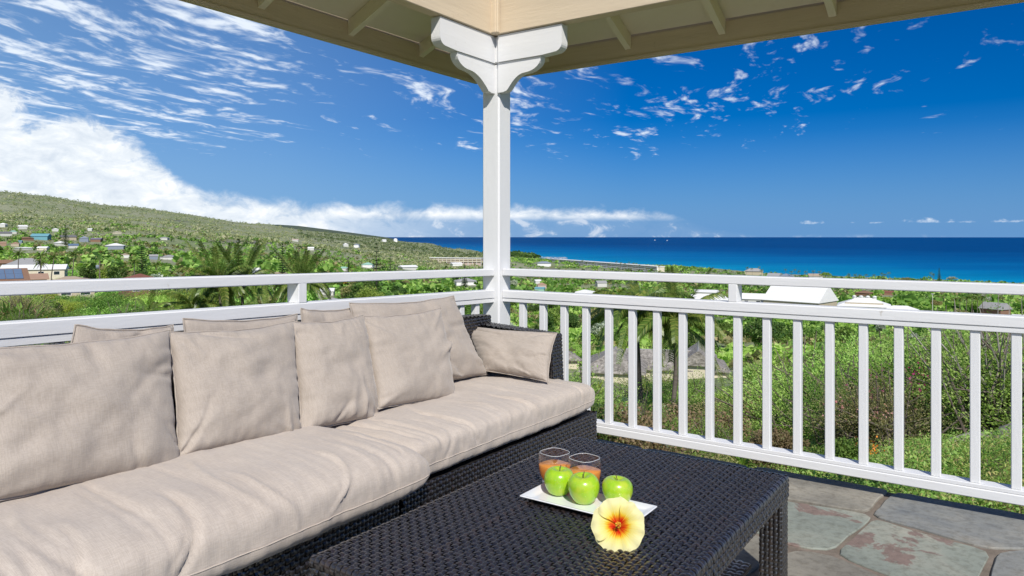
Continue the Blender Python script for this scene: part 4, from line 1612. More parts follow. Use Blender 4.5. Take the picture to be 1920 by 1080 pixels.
def leaves(c, size, aspect=.5, up=.35, nr=NR, droop=0.0, direction=None):
    """diamond leaf blades at centres c (n,3): folded pairs of triangles, joined per leaf"""
    n = len(c)
    if direction is None:
        a = nr.normal(size=(n, 3))
    else:
        a = direction + nr.normal(size=(n, 3)) * .35
    a[:, 2] -= droop
    a /= np.linalg.norm(a, axis=1)[:, None]
    nn = nr.normal(size=(n, 3))
    nn[:, 2] = np.abs(nn[:, 2]) + up
    b = np.cross(nn, a)
    b /= np.linalg.norm(b, axis=1)[:, None] + 1e-9
    s = np.asarray(size) * nr.uniform(.65, 1.3, n)
    s = s[:, None]
    nz = np.cross(a, b)
    v = np.stack([c - a * s * .5, c + b * s * aspect * .5 + nz * s * .08 - a * s * .05, c + a * s * .5, c - b * s * aspect * .5 + nz * s * .08 - a * s * .05], 1)
    f = np.arange(n * 4).reshape(n, 4)
    return v.reshape(-1, 3), f


def lobed(n_lobes, n, rx, rz, nr=NR, shell=.62, lob=.48, flat_bottom=.35):
    """leaf centres: several leafy lobes making one uneven crown, centre 0, sizes rx, rz"""
    P = []
    th = nr.uniform(0, 2 * math.pi, n_lobes)
    ph = np.arcsin(nr.uniform(-flat_bottom, 1, n_lobes))
    rr = nr.uniform(.35, .78, n_lobes)
    cs = np.stack([np.cos(th) * np.cos(ph) * rr, np.sin(th) * np.cos(ph) * rr, np.sin(ph) * rr], -1)
    sz = nr.uniform(.6, 1.15, n_lobes) * lob
    per = np.maximum(8, (n * sz ** 2 / np.sum(sz ** 2)).astype(int))
    for c, s, k in zip(cs, sz, per):
        d = nr.normal(size=(k, 3))
        d /= np.linalg.norm(d, axis=1)[:, None]
        r = s * np.maximum(.15, 1 - np.abs(nr.normal(0, 1 - shell, k)))
        p = c + d * r[:, None] * np.array([1, 1, .82])
        P.append(p)
    P = np.concatenate(P)
    clump = nr.normal(size=P.shape) * .025
    P = P + clump
    return P * np.array([rx, rx, rz])


def limbs(h0, rx, rz, zc, r0, nr=NR, k=6, wob=.25):
    """trunk with limbs reaching into the crown"""
    mb = MB()
    bend = nr.uniform(-wob, wob, 2)
    top = Vector((bend[0], bend[1], zc - rz * .25))
    pts = [Vector((0, 0, -.3)), Vector((bend[0] * .2, bend[1] * .2, top.z * .35)), Vector((bend[0] * .7, bend[1] * .7, top.z * .7)), top]
    mb.tube(pts, [r0 * 1.35, r0, r0 * .85, r0 * .7], 7)
    for j in range(k):
        a = 2 * math.pi * (j + nr.uniform(-.3, .3)) / k
        e = Vector((math.cos(a) * rx * nr.uniform(.45, .8), math.sin(a) * rx * nr.uniform(.45, .8), zc + rz * nr.uniform(-.1, .55)))
        s = pts[2].lerp(top, nr.uniform(0, 1))
        mid = s.lerp(e, .5) + Vector((0, 0, -rz * .08))
        mb.tube([s, mid, e], [r0 * .5, r0 * .32, r0 * .10], 5)
    return mb


def tree_proto(rx, rz, zc, n, leaf, seed, lobes=14, r0=.16, aspect=.55):
    nr = np.random.default_rng(seed)
    c = lobed(lobes, n, rx, rz, nr)
    c[:, 2] += zc
    v, f = leaves(c, leaf, aspect, nr=nr)
    return np_mesh('crown', v, f), limbs(0, rx, rz, zc, r0, nr).mesh('trunk', M['bark'], smooth=True)


def with_mat(me, m):
    c = me.copy()
    c.materials.clear()
    c.materials.append(m)
    return c


def plant(label, cat, group, name, parts, loc, s=1.0, rz=0.0, sz=None):
    """a thing made of (part name, mesh) pairs"""
    o = empty(name, loc, label, cat, group, rz)
    o.scale = (s, s, sz or s)
    for pn, me in parts:
        add(pn, me, o)
    return o


# --- palms
def frond_mesh(L_, rise, drop, n, leaflet, seed, hang=.9, curl=0.0):
    """one pinnate frond: arched midrib with hanging leaflets, starts at 0 and runs along +x"""
    r = random.Random(seed)
    mb = MB()
    pts = []
    for k in range(11):
        u = k / 10
        pts.append(Vector((L_ * (u - .12 * u ** 3), curl * u * u, L_ * (rise * u - drop * u ** 2.3))))
    mb.tube(pts, [.030 * (1 - .85 * k / 10) + .004 for k in range(11)], 5)
    vs, fs = [], []
    for k in range(n):
        u = .10 + .88 * (k + .5) / n
        i = min(9, int(u * 10))
        w = u * 10 - i
        p = pts[i].lerp(pts[i + 1], w)
        t = (pts[i + 1] - pts[i]).normalized()
        side0 = Vector((0, 0, 1)).cross(t).normalized()
        upv = t.cross(side0)
        ln = leaflet * (.45 + .75 * math.sin(math.pi * min(.98, .15 + u * .8))) * r.uniform(.85, 1.1)
        for sg in (-1, 1):
            side = side0 * sg
            d1 = (side * .75 + t * .62 + upv * .22).normalized()
            d2 = (side * .45 + t * .55 - Vector((0, 0, hang * r.uniform(.7, 1.25)))).normalized()
            m1 = p + d1 * ln * .45
            e = m1 + d2 * ln * .6
            wv = t * (.034 + .014 * (leaflet > .6))
            b0 = len(vs)
            vs += [p - wv * .6, p + wv * .6, m1 + wv, m1 - wv, e]
            fs += [(b0, b0 + 1, b0 + 2, b0 + 3), (b0 + 3, b0 + 2, b0 + 4)]
    mb.add(vs, fs)
    return mb.mesh('frond', L['palm'])


FR = [frond_mesh(3.3, .95, .62, 44, .62, 1, .6, .15), frond_mesh(3.5, .55, .75, 46, .68, 2, .9, -.2), frond_mesh(3.2, .20, .85, 44, .66, 3, 1.1, .2), frond_mesh(2.9, -.25, .70, 40, .60, 4, 1.2, -.1), frond_mesh(2.9, 1.35, .25, 40, .5, 5, .3, .1)]
FRD = [with_mat(m_, L['straw']) for m_ in FR[3:4]]


def palm(base, h, label, group=None, s=1.0, lean=(0, 0), n=22, seed=0, r0=.14, spread=1.0, dead=0, nuts=True, upright=.07):
    r = random.Random(seed)
    o = empty('palm_tree', base, label, 'palm tree', group)
    top = Vector((lean[0], lean[1], h))
    pts = []
    for k in range(9):
        u = k / 8
        sway = .06 * h * math.sin(u * math.pi * 1.3 + seed) * (1 - u)
        pts.append(Vector((top.x * u ** 1.6 + sway * .6, top.y * u ** 1.6 + sway * .5, h * u - .3 * (1 - u))))
    MB().tube(pts, [r0 * (1.5 - .5 * min(1, k / 2)) * (1 - .28 * k / 8) for k in range(9)], 9).build('trunk', M['palm_bark'], o, (0, 0, 0), True)
    for k in range(n):
        a = 2.39996 * k + r.uniform(-.3, .3)
        q = k / max(1, n - 1)
        me = FR[4] if q < upright else FR[0] if q < .38 else FR[1] if q < .68 else FR[2] if q < .9 else FR[3]
        if dead and k >= n - dead:
            me = FRD[0]
        sc = s * r.uniform(.85, 1.1)
        f = add('frond', me, o, top, (r.uniform(-.25, .25), r.uniform(-.12, .12) - .08 * (1 - spread), a), (sc * spread, sc * spread, sc))
    if nuts:
        mb = MB()
        for k in range(6):
            a = k * 1.05
            mb.lathe([(0, -.11), (.07, -.06), (.09, .02), (.05, .09), (0, .11)], 7, top + Vector((math.cos(a) * .2, math.sin(a) * .2, -.22 - .1 * (k % 2))))
        cn = mb.build('coconuts', L['straw'], o, (0, 0, 0), True)
        cn['kind'] = 'stuff'
    return o


# --- rosettes of blades (agave, ti, banana, grass tufts)
def rosette(n, ln, w, arch, seed, up0=.2, up1=1.3, seg=5, fold=.25):
    r = random.Random(seed)
    mb = MB()
    for k in range(n):
        a = 2.39996 * k + r.uniform(-.2, .2)
        e0 = up1 - (up1 - up0) * (k / max(1, n - 1)) + r.uniform(-.12, .12)
        l_ = ln * r.uniform(.75, 1.1)
        ca, sa = math.cos(a), math.sin(a)
        side = Vector((-sa, ca, 0))
        p = Vector((ca * .02 * ln, sa * .02 * ln, 0))
        vs, fs = [], []
        for i in range(seg + 1):
            u = i / seg
            e = e0 - arch * u
            ww = w * (math.sin(math.pi * min(.97, .12 + u * .86)) ** .8) * .5
            nrm = Vector((-ca * math.sin(e), -sa * math.sin(e), math.cos(e)))
            vs += [p - side * ww + nrm * ww * fold, p, p + side * ww + nrm * ww * fold]
            p = p + Vector((ca * math.cos(e), sa * math.cos(e), math.sin(e))) * l_ / seg
        for i in range(seg):
            for q in (0, 1):
                b0 = i * 3 + q
                fs.append((b0, b0 + 1, b0 + 4, b0 + 3))
        mb.add(vs, fs)
    return mb


def fan_leafs(n, R, seed):
    """fan palm head: pleated round leaves on stalks"""
    r = random.Random(seed)
    mb = MB()
    for k in range(n):
        a = 2.39996 * k
        e = 1.35 - 1.9 * k / n + r.uniform(-.1, .1)
        d = Vector((math.cos(a) * math.cos(e), math.sin(a) * math.cos(e), math.sin(e)))
        st = d * R * .75
        mb.tube([Vector(), st * .6, st], [.012, .010, .008], 4)
        side = Vector((-math.sin(a), math.cos(a), 0))
        nrm = d.cross(side)
        vs, fs = [], []
        for j in range(15):
            th = rad(-125 + 250 * j / 14)
            dd = d * math.cos(th) + side * math.sin(th)
            l_ = R * .62 * (1 - .12 * abs(th)) * r.uniform(.9, 1.05)
            sd = (side * math.cos(th) - d * math.sin(th)) * .055 * R
            b0 = len(vs)
            vs += [st, st + dd * l_ * .6 + sd, st + dd * l_ - nrm * l_ * .0 + Vector((0, 0, -.14 * R)), st + dd * l_ * .6 - sd]
            fs.append((b0, b0 + 1, b0 + 2, b0 + 3))
        mb.add(vs, fs)
    return mb


# --- feathery thorn scrub: sprays of small leaflets along arching twigs
def spray_bush(n_sprays, R, H, leaf, per, seed, flat=.3):
    nr = np.random.default_rng(seed)
    C, D = [], []
    tw = MB()
    for k in range(n_sprays):
        a = nr.uniform(0, 2 * math.pi)
        e = math.asin(nr.uniform(.0, 1) ** .8)
        base = np.array([nr.normal() * R * .32, nr.normal() * R * .32, H * nr.uniform(.05, .62)])
        d = np.array([math.cos(a) * math.cos(e), math.sin(a) * math.cos(e), math.sin(e) * .9 + .1])
        ln = R * nr.uniform(.55, 1.0)
        u = nr.uniform(.15, 1, per) ** .7
        p = base + d * (ln * u)[:, None]
        p[:, 2] -= flat * ln * u ** 2 * .55
        side = np.cross(d, [0, 0, 1])
        side /= np.linalg.norm(side) + 1e-6
        off = nr.normal(size=per) * .16 * ln * (1 - .5 * u)
        p = p + side * off[:, None] + nr.normal(size=(per, 3)) * .035 * R
        C.append(p)
        D.append(np.tile(d, (per, 1)) + side * np.sign(off)[:, None] * .8)
        if k % 3 == 0:
            tw.tube([Vector((base * [.2, .2, 0]).tolist()), Vector(base.tolist()), Vector((base + d * ln * .9).tolist())], [.030 * R, .018 * R, .005 * R], 4)
    C, D = np.concatenate(C), np.concatenate(D)
    v, f = leaves(C, leaf, .42, .5, nr, 0, D)
    return np_mesh('foliage', v, f), tw.mesh('twigs', M['bark'])


def leaf_bush(R, H, n, leaf, seed, lobes=16, aspect=.6):
    nr = np.random.default_rng(seed)
    c = lobed(lobes, n, R, H * .62, nr, .66, .46, .5)
    c[:, 2] = np.abs(c[:, 2] + H * .42)
    v, f = leaves(c, leaf, aspect, .3, nr)
    tw = MB()
    for k in range(9):
        a = 2 * math.pi * k / 9
        e = Vector((math.cos(a) * R * .6, math.sin(a) * R * .6, H * nr.uniform(.4, .75)))
        tw.tube([Vector((0, 0, -.1)), e * .5, e], [.03 * R, .02 * R, .006 * R], 4)
    return np_mesh('foliage', v, f), tw.mesh('twigs', M['bark'])


def extra_leaves(R, H, n, leaf, seed, name, top=.2):
    nr = np.random.default_rng(seed)
    k = max(3, n // 30)
    d = nr.normal(size=(k, 3))
    d /= np.linalg.norm(d, axis=1)[:, None]
    d[:, 2] = np.abs(d[:, 2]) * .8 + top * .3
    c = d * np.array([R * .9, R * .9, H * .62]) + np.array([0, 0, H * .4])
    c = np.repeat(c, n // k, 0) + nr.normal(size=(k * (n // k), 3)) * .13 * R
    v, f = leaves(c, leaf, .75, .3, nr)
    return np_mesh(name, v, f)


# ---------- prototype meshes
# broad trees for the middle distance, about 7 m tall
TREES = [tree_proto(3.2, 2.5, 4.4, 1500, .52, 101), tree_proto(2.6, 2.9, 4.6, 1400, .48, 102, 12), tree_proto(3.9, 2.0, 4.2, 1700, .55, 103, 18), tree_proto(2.9, 2.3, 3.6, 1300, .50, 104, 10)]
TREE_M = {}
for key in ('mid', 'dark', 'light', 'lime', 'olive', 'grey', 'orange', 'brown'):
    TREE_M[key] = [(with_mat(c, L[key]), t_) for c, t_ in TREES]
# nearer, finer ones
FTREES = [tree_proto(2.3, 1.9, 3.2, 5200, .20, 111, 20, .11), tree_proto(2.0, 2.2, 3.3, 5200, .19, 112, 18, .10)]
FTREE_M = {k: [(with_mat(c, L[k]), t_) for c, t_ in FTREES] for k in ('mid', 'dark', 'light', 'lime', 'olive')}
# bushes by the terrace
SPR = [spray_bush(300, 1.5, 1.9, .062, 64, 121), spray_bush(290, 1.6, 1.6, .058, 64, 122)]
SPR_M = {k: [(with_mat(a, L[k]), b_) for a, b_ in SPR] for k in ('light', 'mid', 'olive', 'lime')}
BSH = [leaf_bush(1.25, 1.5, 12000, .062, 131, 26), leaf_bush(1.35, 1.2, 11000, .068, 132, 32), leaf_bush(1.1, 1.3, 9000, .078, 133, 18, .75)]
BSH_M = {k: [(with_mat(a, L[k]), b_) for a, b_ in BSH] for k in ('mid', 'dark', 'light', 'lime', 'olive', 'brown', 'white', 'grey')}


def norfolk(h, tiers, spread, seed, dens=1.0, name='norfolk'):
    """layered conifer"""
    nr = np.random.default_rng(seed)
    C, D = [], []
    for k in range(tiers):
        u = k / (tiers - 1)
        z = h * (.10 + .88 * u)
        L_ = spread * (1 - u) ** .8 + .12
        nb = 7
        for j in range(nb):
            a = 2 * math.pi * (j / nb) + k * .5
            d = np.array([math.cos(a), math.sin(a), .18])
            m_ = int(26 * dens * (L_ / spread) + 6)
            uu = nr.uniform(.05, 1, m_)
            p = np.array([0, 0, z]) + d * (L_ * uu)[:, None] + nr.normal(size=(m_, 3)) * np.array([.10, .10, .05]) * L_
            C.append(p)
            D.append(np.tile(d, (m_, 1)))
    C, D = np.concatenate(C), np.concatenate(D)
    v, f = leaves(C, h * .040, .38, .8, nr, 0, D)
    tr = MB().tube([(0, 0, -.3), (0, 0, h * .5), (0, 0, h)], [h * .014, h * .010, h * .002], 7)
    return np_mesh('crown', v, f, L['pine']), tr.mesh('trunk', M['bark'])


PINE = norfolk(14, 20, 1.7, 141, 1.4)
PINE_OPEN = norfolk(16, 12, 2.6, 142, .55)
PINE_WIDE = norfolk(15, 18, 3.2, 143, 1.3)


# ------------------------------------------------------------------ buildings
def paint(name, c, rough=.8):
    return surf(name, tuple(x * .9 for x in c), c, 1.2, rough, .1, 20, .2)


C_ = {
    'white': paint('white_roof_coating', (.80, .80, .78)), 'cream': paint('cream_wall', (.66, .60, .46)), 'tanw': paint('tan_wall', (.48, .42, .31)),
    'grey': paint('grey_roof', (.34, .34, .34)), 'dgrey': paint('dark_grey_roof', (.17, .17, .18)), 'brown': paint('brown_roof', (.25, .15, .10)),
    'red': paint('dark_red_roof', (.22, .095, .07)), 'terra': paint('terracotta_roof', (.38, .25, .18)), 'tanr': paint('tan_roof', (.40, .32, .24)),
    'teal': paint('turquoise_paint', (.16, .36, .42)), 'green': paint('pale_green_roof', (.30, .52, .42)), 'pale': paint('pale_wall', (.60, .60, .57)),
    'blue': paint('blue_roof', (.12, .18, .28)), 'pinkish': paint('pink_stucco', (.52, .42, .36)), 'purple': paint('slate_purple_roof', (.20, .18, .24)), 'bluegrey': paint('blue_grey_roof', (.24, .28, .34)),
}
wm, t_, b_, o_ = base_mat('window_glass')
b_.inputs['Base Color'].default_value = (.02, .03, .04, 1)
b_.inputs['Roughness'].default_value = .08
C_['glass'] = wm


def shake():
    m, t, b, out = base_mat('weathered_shake_roof')
    co = t.n('ShaderNodeTexCoord').outputs['Object']
    vo = t.n('ShaderNodeTexVoronoi')
    t.put(vo.inputs['Vector'], t.vmath('MULTIPLY', co, (3.2, 3.2, 5.0)))
    vo.inputs['Scale'].default_value = 1.0
    col = t.ramp(vo.outputs['Color'], [(.1, (.17, .155, .135)), (.5, (.27, .25, .22)), (.9, (.40, .37, .33))])
    col = t.mix(t.mapr(t.noise(co, .8, 5), .45, .7), col, t.mix(1.0, col, (.7, .7, .68), 'MULTIPLY'))
    t.put(b.inputs['Base Color'], col)
    b.inputs['Roughness'].default_value = .9
    bp = t.n('ShaderNodeBump')
    bp.inputs['Strength'].default_value = .8
    bp.inputs['Distance'].default_value = .08
    t.put(bp.inputs['Height'], vo.outputs['Distance'])
    t.put(b.inputs['Normal'], bp.outputs[0])
    return m


C_['shake'] = shake()


def roof_mb(w, d, h, ov, kind, z0, th=.18):
    """roof over a w x d plan, ridge along x"""
    x, y = w / 2 + ov, d / 2 + ov
    mb = MB()
    if kind == 'flat':
        mb.box(-x, x, -y, y, z0, z0 + max(.3, h))
    else:
        rx = x if kind == 'gable' else max(.2, x - y)
        lo = [(-x, -y, z0), (x, -y, z0), (x, y, z0), (-x, y, z0)]
        hi = [(px_, py_, z0 + th) for px_, py_, _ in lo]
        rd = [(-rx, 0, z0 + h), (rx, 0, z0 + h)]
        mb.add(lo + hi + rd, [(3, 2, 1, 0), (0, 1, 5, 4), (1, 2, 6, 5), (2, 3, 7, 6), (3, 0, 4, 7), (4, 5, 9, 8), (6, 7, 8, 9), (5, 6, 9), (7, 4, 8)])
    return mb


HOUSES = []


def house(px, d, w, dep, ridge_y, rh, kind, roofc, wallc, label, yaw=0.0, nwin=3, cat='house', ov=.5, chimney=False, name='house', group=None, keep=True):
    base = on_ground(px, d)
    ridge = EYE + (HY - ridge_y) / FPX * d
    eave = ridge - rh
    wall_h = max(2.4, eave - base.z)
    if eave - base.z < 2.4:
        base.z = eave - 2.4
    z0 = wall_h
    az = math.atan((px - CX) / FPX)
    o = empty(name, base, label, cat, group, rad(YAW) - az + rad(yaw))
    wl = MB().box(-w / 2, w / 2, -dep / 2, dep / 2, -2.0, z0 - .01)
    if kind == 'gable':
        for sg in (-1, 1):
            x = sg * (w / 2 - .01)
            wl.add([(x, -dep / 2, z0), (x, dep / 2, z0), (x, 0, z0 + rh * dep / (dep + 2 * ov) - .05), (x - sg * .2, -dep / 2, z0), (x - sg * .2, dep / 2, z0), (x - sg * .2, 0, z0 + rh * .8)], [(0, 1, 2), (3, 5, 4), (0, 2, 5, 3), (1, 4, 5, 2)])
    wl.build('wall', C_[wallc], o)
    ro = roof_mb(w, dep, rh, ov, kind, z0).build('roof', C_[roofc], o)
    if chimney:
        MB().box(w * .2, w * .2 + .7, -.4, .3, z0 + rh * .3, z0 + rh + .7).build('chimney', C_['pale'], ro)
    for side in (-1,):
        for k in range(nwin):
            x = (k + .5) / nwin * w - w / 2
            ww, wh = min(1.7, w / nwin * .5), 1.15
            zc = max(1.3, z0 - 1.25)
            f = MB().box(x - ww / 2 - .08, x + ww / 2 + .08, side * dep / 2 - .05, side * dep / 2 + .0, zc - wh / 2 - .08, zc + wh / 2 + .08).build('window', C_['white'], o)
            MB().box(x - ww / 2, x + ww / 2, side * dep / 2 - .07, side * dep / 2 - .052, zc - wh / 2, zc + wh / 2).build('pane', C_['glass'], f)
    if nwin:
        x = w / 2
        f = MB().box(x, x + .05, -.8, .8, z0 - 1.9, z0 - .7).build('window', C_['white'], o)
        MB().box(x + .052, x + .07, -.7, .7, z0 - 1.8, z0 - .8).build('pane', C_['glass'], f)
    if keep:
        pw = w * FPX / d / 2 * 1.05
        HOUSES.append((px - pw, px + pw, ridge_y - 2, HY - (base.z + wall_h * .35 - EYE) / d * FPX, d))
    return o


# left slope
h1 = house(-18, 112, 8.5, 7, 504, 1.9, 'gable', 'brown', 'tanw', 'brown roofed house with blue solar panels, just over the railing', 4, 2)
pv = MB()
for i in range(3):
    for j in range(2):
        y0_, y1_ = -3.6 + 1.55 * j, -3.6 + 1.55 * j + 1.45
        zt = lambda y: (on_ground(-18, 112).z * 0 + 0) + .0
        z_e = None
hz = None
for ob in h1.children:
    if ob.name.startswith('roof'):
        hz = max(v.co.z for v in ob.data.vertices)
        he = min(v.co.z for v in ob.data.vertices) + .18
for i in range(3):
    for j in range(2):
        ya, yb = -3.55 + 1.6 * j, -3.55 + 1.6 * j + 1.5
        fz = lambda y: he + (hz - he) * (y + 4.0) / 4.0 + .07
        x0_ = .6 + 1.12 * i
        MB().add([(x0_, ya, fz(ya)), (x0_ + 1.05, ya, fz(ya)), (x0_ + 1.05, yb, fz(yb)), (x0_, yb, fz(yb)), (x0_, ya, fz(ya) + .05), (x0_ + 1.05, ya, fz(ya) + .05), (x0_ + 1.05, yb, fz(yb) + .05), (x0_, yb, fz(yb) + .05)],
                 [(3, 2, 1, 0), (4, 5, 6, 7), (0, 1, 5, 4), (1, 2, 6, 5), (2, 3, 7, 6), (3, 0, 4, 7)]).build('solar_panel', C_['blue'], h1)
house(66, 262, 19, 9, 496, 1.7, 'gable', 'white', 'cream', 'long low house with bright white roof among palms on the left', -8, 4)
house(50, 310, 13, 9, 484, 2.9, 'hip', 'grey', 'pale', 'grey hip roofed house rising behind the long white roof', 12, 3)
house(62, 178, 5.2, 5, 513, 1.4, 'gable', 'terra', 'tanw', 'small house with reddish tile roof below the long white one', 5, 2)
house(132, 142, 9.6, 8, 518, 1.5, 'hip', 'tanr', 'tanw', 'wide tan hip roof close above the left railing', -10, 3)
house(262, 150, 6.2, 6, 513, 1.5, 'hip', 'red', 'brown', 'dark red roof peeping above the left railing', 20, 2)
house(9, 330, 5, 5, 487, 1.6, 'gable', 'brown', 'brown', 'small brown house at the left edge beside the grey hip roof', 0, 1)
tiny = [
    (0, 12, 418, 424, 'white', 'pale', 'white roof highest on the slope at the left edge'),
    (35, 50, 422, 428, 'white', 'pale', 'white roofed house high on the left slope, beside the edge house'),
    (98, 110, 428, 432, 'white', 'pale', 'lone narrow white roof on the upper left slope'),
    (165, 173, 428, 431, 'white', 'pale', 'tiny white house alone on the grassy slope'),
    (213, 226, 434, 437, 'cream', 'cream', 'cream pair of sheds on the open grassy slope'),
    (0, 20, 434, 441, 'dgrey', 'pale', 'grey house at the left edge under the highest white roof'),
    (18, 31, 432, 437, 'green', 'pale', 'pale green roof next to the grey edge house'),
    (62, 92, 438, 448, 'teal', 'teal', 'turquoise house with grey roof line on the left slope'),
    (40, 60, 444, 449, 'brown', 'brown', 'brown roof left of the turquoise house'),
    (115, 141, 441, 448, 'dgrey', 'tanw', 'long dark grey roof right of the turquoise house'),
    (150, 166, 443, 452, 'bluegrey', 'bluegrey', 'blue grey two storey house in the middle of the left village'),
    (172, 191, 446, 452, 'purple', 'brown', 'purple brown roof beside the blue grey house'),
    (104, 125, 452, 459, 'white', 'pale', 'white walled house below the long dark roof'),
    (129, 146, 457, 464, 'blue', 'pale', 'small house with bright blue wall on the left slope'),
    (200, 233, 456, 465, 'white', 'bluegrey', 'large white hip roof at the right end of the left village'),
    (72, 90, 462, 468, 'white', 'cream', 'white roof amid dark trees on the left'),
    (31, 61, 463, 466, 'white', 'pale', 'long thin white roof over dark trees'),
    (0, 11, 453, 460, 'terra', 'terra', 'orange house at the left edge'),
    (22, 36, 454, 460, 'terra', 'tanw', 'terracotta roof beside the orange house'),
    (35, 42, 451, 456, 'teal', 'bluegrey', 'tiny teal roof above the terracotta one'),
    (228, 241, 475, 482, 'tanr', 'white', 'white house right of the wide layered pine'),
    (280, 296, 477, 485, 'grey', 'bluegrey', 'grey blue house beyond the palms, right of the pine'),
    (302, 331, 478, 485, 'grey', 'pale', 'long grey roof left of the big palm clump'),
    (470, 488, 502, 511, 'white', 'bluegrey', 'white gabled cottage between big palm clump and slim pine'),
    (513, 537, 509, 516, 'tanr', 'pinkish', 'pinkish low house below the slim pine'),
    (639, 652, 500, 506, 'green', 'pale', 'pale green roof right of the flame tree'),
    (679, 701, 492, 500, 'green', 'white', 'mint roofed house left of the open pine'),
    (748, 781, 497, 504, 'white', 'pale', 'broad white roof right of the open pine'),
    (643, 653, 456, 461, 'white', 'pale', 'white villa far off near the coast, left of the centre'),
    (577, 589, 463, 468, 'white', 'pale', 'white roof far off on the coastal flat'),
    (664, 674, 457, 463, 'bluegrey', 'white', 'two storey white house far off on the coastal flat'),
    (716, 724, 449, 452, 'white', 'white', 'distant white block by the far shore'),
    (738, 745, 447, 452, 'white', 'white', 'distant white tower by the far shore'),
    (548, 560, 448, 452, 'pinkish', 'pale', 'pink roof far up the coast'),
    (300, 316, 444, 448, 'grey', 'pale', 'long pale shed on the middle of the open slope'),
    (845, 866, 492, 497, 'white', 'white', 'flat white roof in front of the pink hotel'),
    (852, 895, 521, 533, 'grey', 'white', 'grey roofed white house just left of the corner post'),
    (590, 628, 540, 551, 'white', 'pale', 'white hip roof seen between the rails, left of the post'),
    (613, 636, 558, 567, 'grey', 'grey', 'low grey roof seen between the rails beneath the white hip roof'),
    (1002, 1014, 524, 531, 'white', 'pale', 'small white house right of the post under the top rail'),
    (1007, 1025, 530, 538, 'terra', 'pinkish', 'small reddish roof right of the post between the rails'),
    (1003, 1022, 538, 544, 'teal', 'green', 'small teal roof right of the post, lowest of three'),
    (1076, 1118, 543, 554, 'white', 'grey', 'white gabled roof between the rails left of the palms'),
    (1117, 1137, 526, 536, 'grey', 'pale', 'grey roof just under the top rail left of the palms'),
    (1006, 1034, 490, 497, 'bluegrey', 'white', 'white building at the headland end of the long hotel'),
    (1301, 1346, 543, 551, 'white', 'white', 'white roof between the palm and the spacer block'),
    (1607, 1635, 545, 553, 'brown', 'brown', 'brown roof behind the vented white building'),
    (1655, 1674, 545, 552, 'red', 'brown', 'dull red roof right behind the vented white building'),
    (1396, 1431, 503, 514, 'grey', 'tanw', 'grey thatched beach house among shore palms'),
    (1440, 1463, 512, 522, 'grey', 'pale', 'pale grey beach roof right of the thatched one'),
    (1462, 1486, 513, 522, 'bluegrey', 'pale', 'second pale beach roof beside the shore palms'),
    (1515, 1541, 513, 522, 'tanr', 'pale', 'sandy brown beach roof left of the big round shore tree'),
]
for i, (xa, xb, ya, yb, rc, wc, lab) in enumerate(tiny):
    cx_ = (xa + xb) / 2
    d = ground_at(cx_, yb + 1.5, 120, 7000) or 1500
    m_ = d / FPX
    w = (xb - xa) * m_
    hh = (yb - ya) * m_
    house(cx_, d, w * .9, min(w * .8, 14 + w * .1), ya, max(.8, min(hh * .5, w * .22)), ('hip', 'gable')[i % 2] if w > hh else 'flat', rc, wc, lab, ((i * 37) % 50) - 25, 0 if d > 420 else 2, ov=w * .04)

# right: halls and resort buildings
house(1333, 340, 17.5, 12, 552, 2.2, 'gable', 'white', 'pale', 'long white roof between palm fronds and the spacer block', 3, 3, 'hall', name='hall')
house(1412, 345, 10.5, 10, 550, 2.4, 'gable', 'white', 'pale', 'low white roof just right of the spacer block', -4, 2, 'hall', name='hall')
house(1500, 330, 25, 20, 533, 7.2, 'gable', 'white', 'tanw', 'big white roofed hall with tan gable end', -24, 0, 'hall', name='hall')
ve = house(1620, 300, 19, 14, 558, 3.2, 'hip', 'white', 'white', 'white hip roofed building with four round roof vents', 0, 4, 'hall', name='hall')
hz = max(v.co.z for ob in ve.children if ob.name.startswith('roof') for v in ob.data.vertices)
for k in range(4):
    MB().lathe([(.75, -1.2), (.75, .35), (.95, .4), (.5, .75), (0, .85)], 12, (-3.6 + 2.5 * k, .2, hz)).build('roof_vent', C_['white'], ve, (0, 0, 0), True)
MB().box(-7, 7, -5.6, -5.2, hz - 2.6, hz - 1.7).build('clerestory', C_['tanw'], ve)
house(1688, 290, 13, 8, 573, 1.8, 'hip', 'white', 'white', 'lower white wing right of the vented building', 8, 3, 'hall', name='hall')
pav = house(1866, 300, 8.2, 7, 567, 2.6, 'gable', 'grey', 'brown', 'grey roofed pavilion with brown gable beside the courts', -30, 0, 'pavilion', name='pavilion')


def grounded_line(px0, px1, d, n):
    return [on_ground(px0 + (px1 - px0) * k / (n - 1), d) for k in range(n)]


def court_fence(px0, px1, d, h, label, cols, seed):
    r = random.Random(seed)
    pts = grounded_line(px0, px1, d, 13)
    o = empty('court_fence', pts[0], label, 'fence')
    org = tuple(pts[0])
    lift = Vector((0, 0, 1))
    for k in range(12):
        a, b2 = pts[k], pts[k + 1]
        m_ = r.choice(cols)
        MB().add([a + lift * .3, b2 + lift * .3, b2 + lift * h * .62, a + lift * h * .62, a + lift * .3 + Vector((.05, .05, 0)), b2 + lift * .3 + Vector((.05, .05, 0)), b2 + lift * h * .62 + Vector((.05, .05, 0)), a + lift * h * .62 + Vector((.05, .05, 0))],
                 [(0, 1, 2, 3), (7, 6, 5, 4), (3, 2, 6, 7), (0, 3, 7, 4), (1, 5, 6, 2)]).build('screen', C_[m_], o, org)
    for a in pts:
        MB().tube([a, a + lift * h], [.07, .06], 6).build('fence_post', C_['pale'], o, org)
    return o


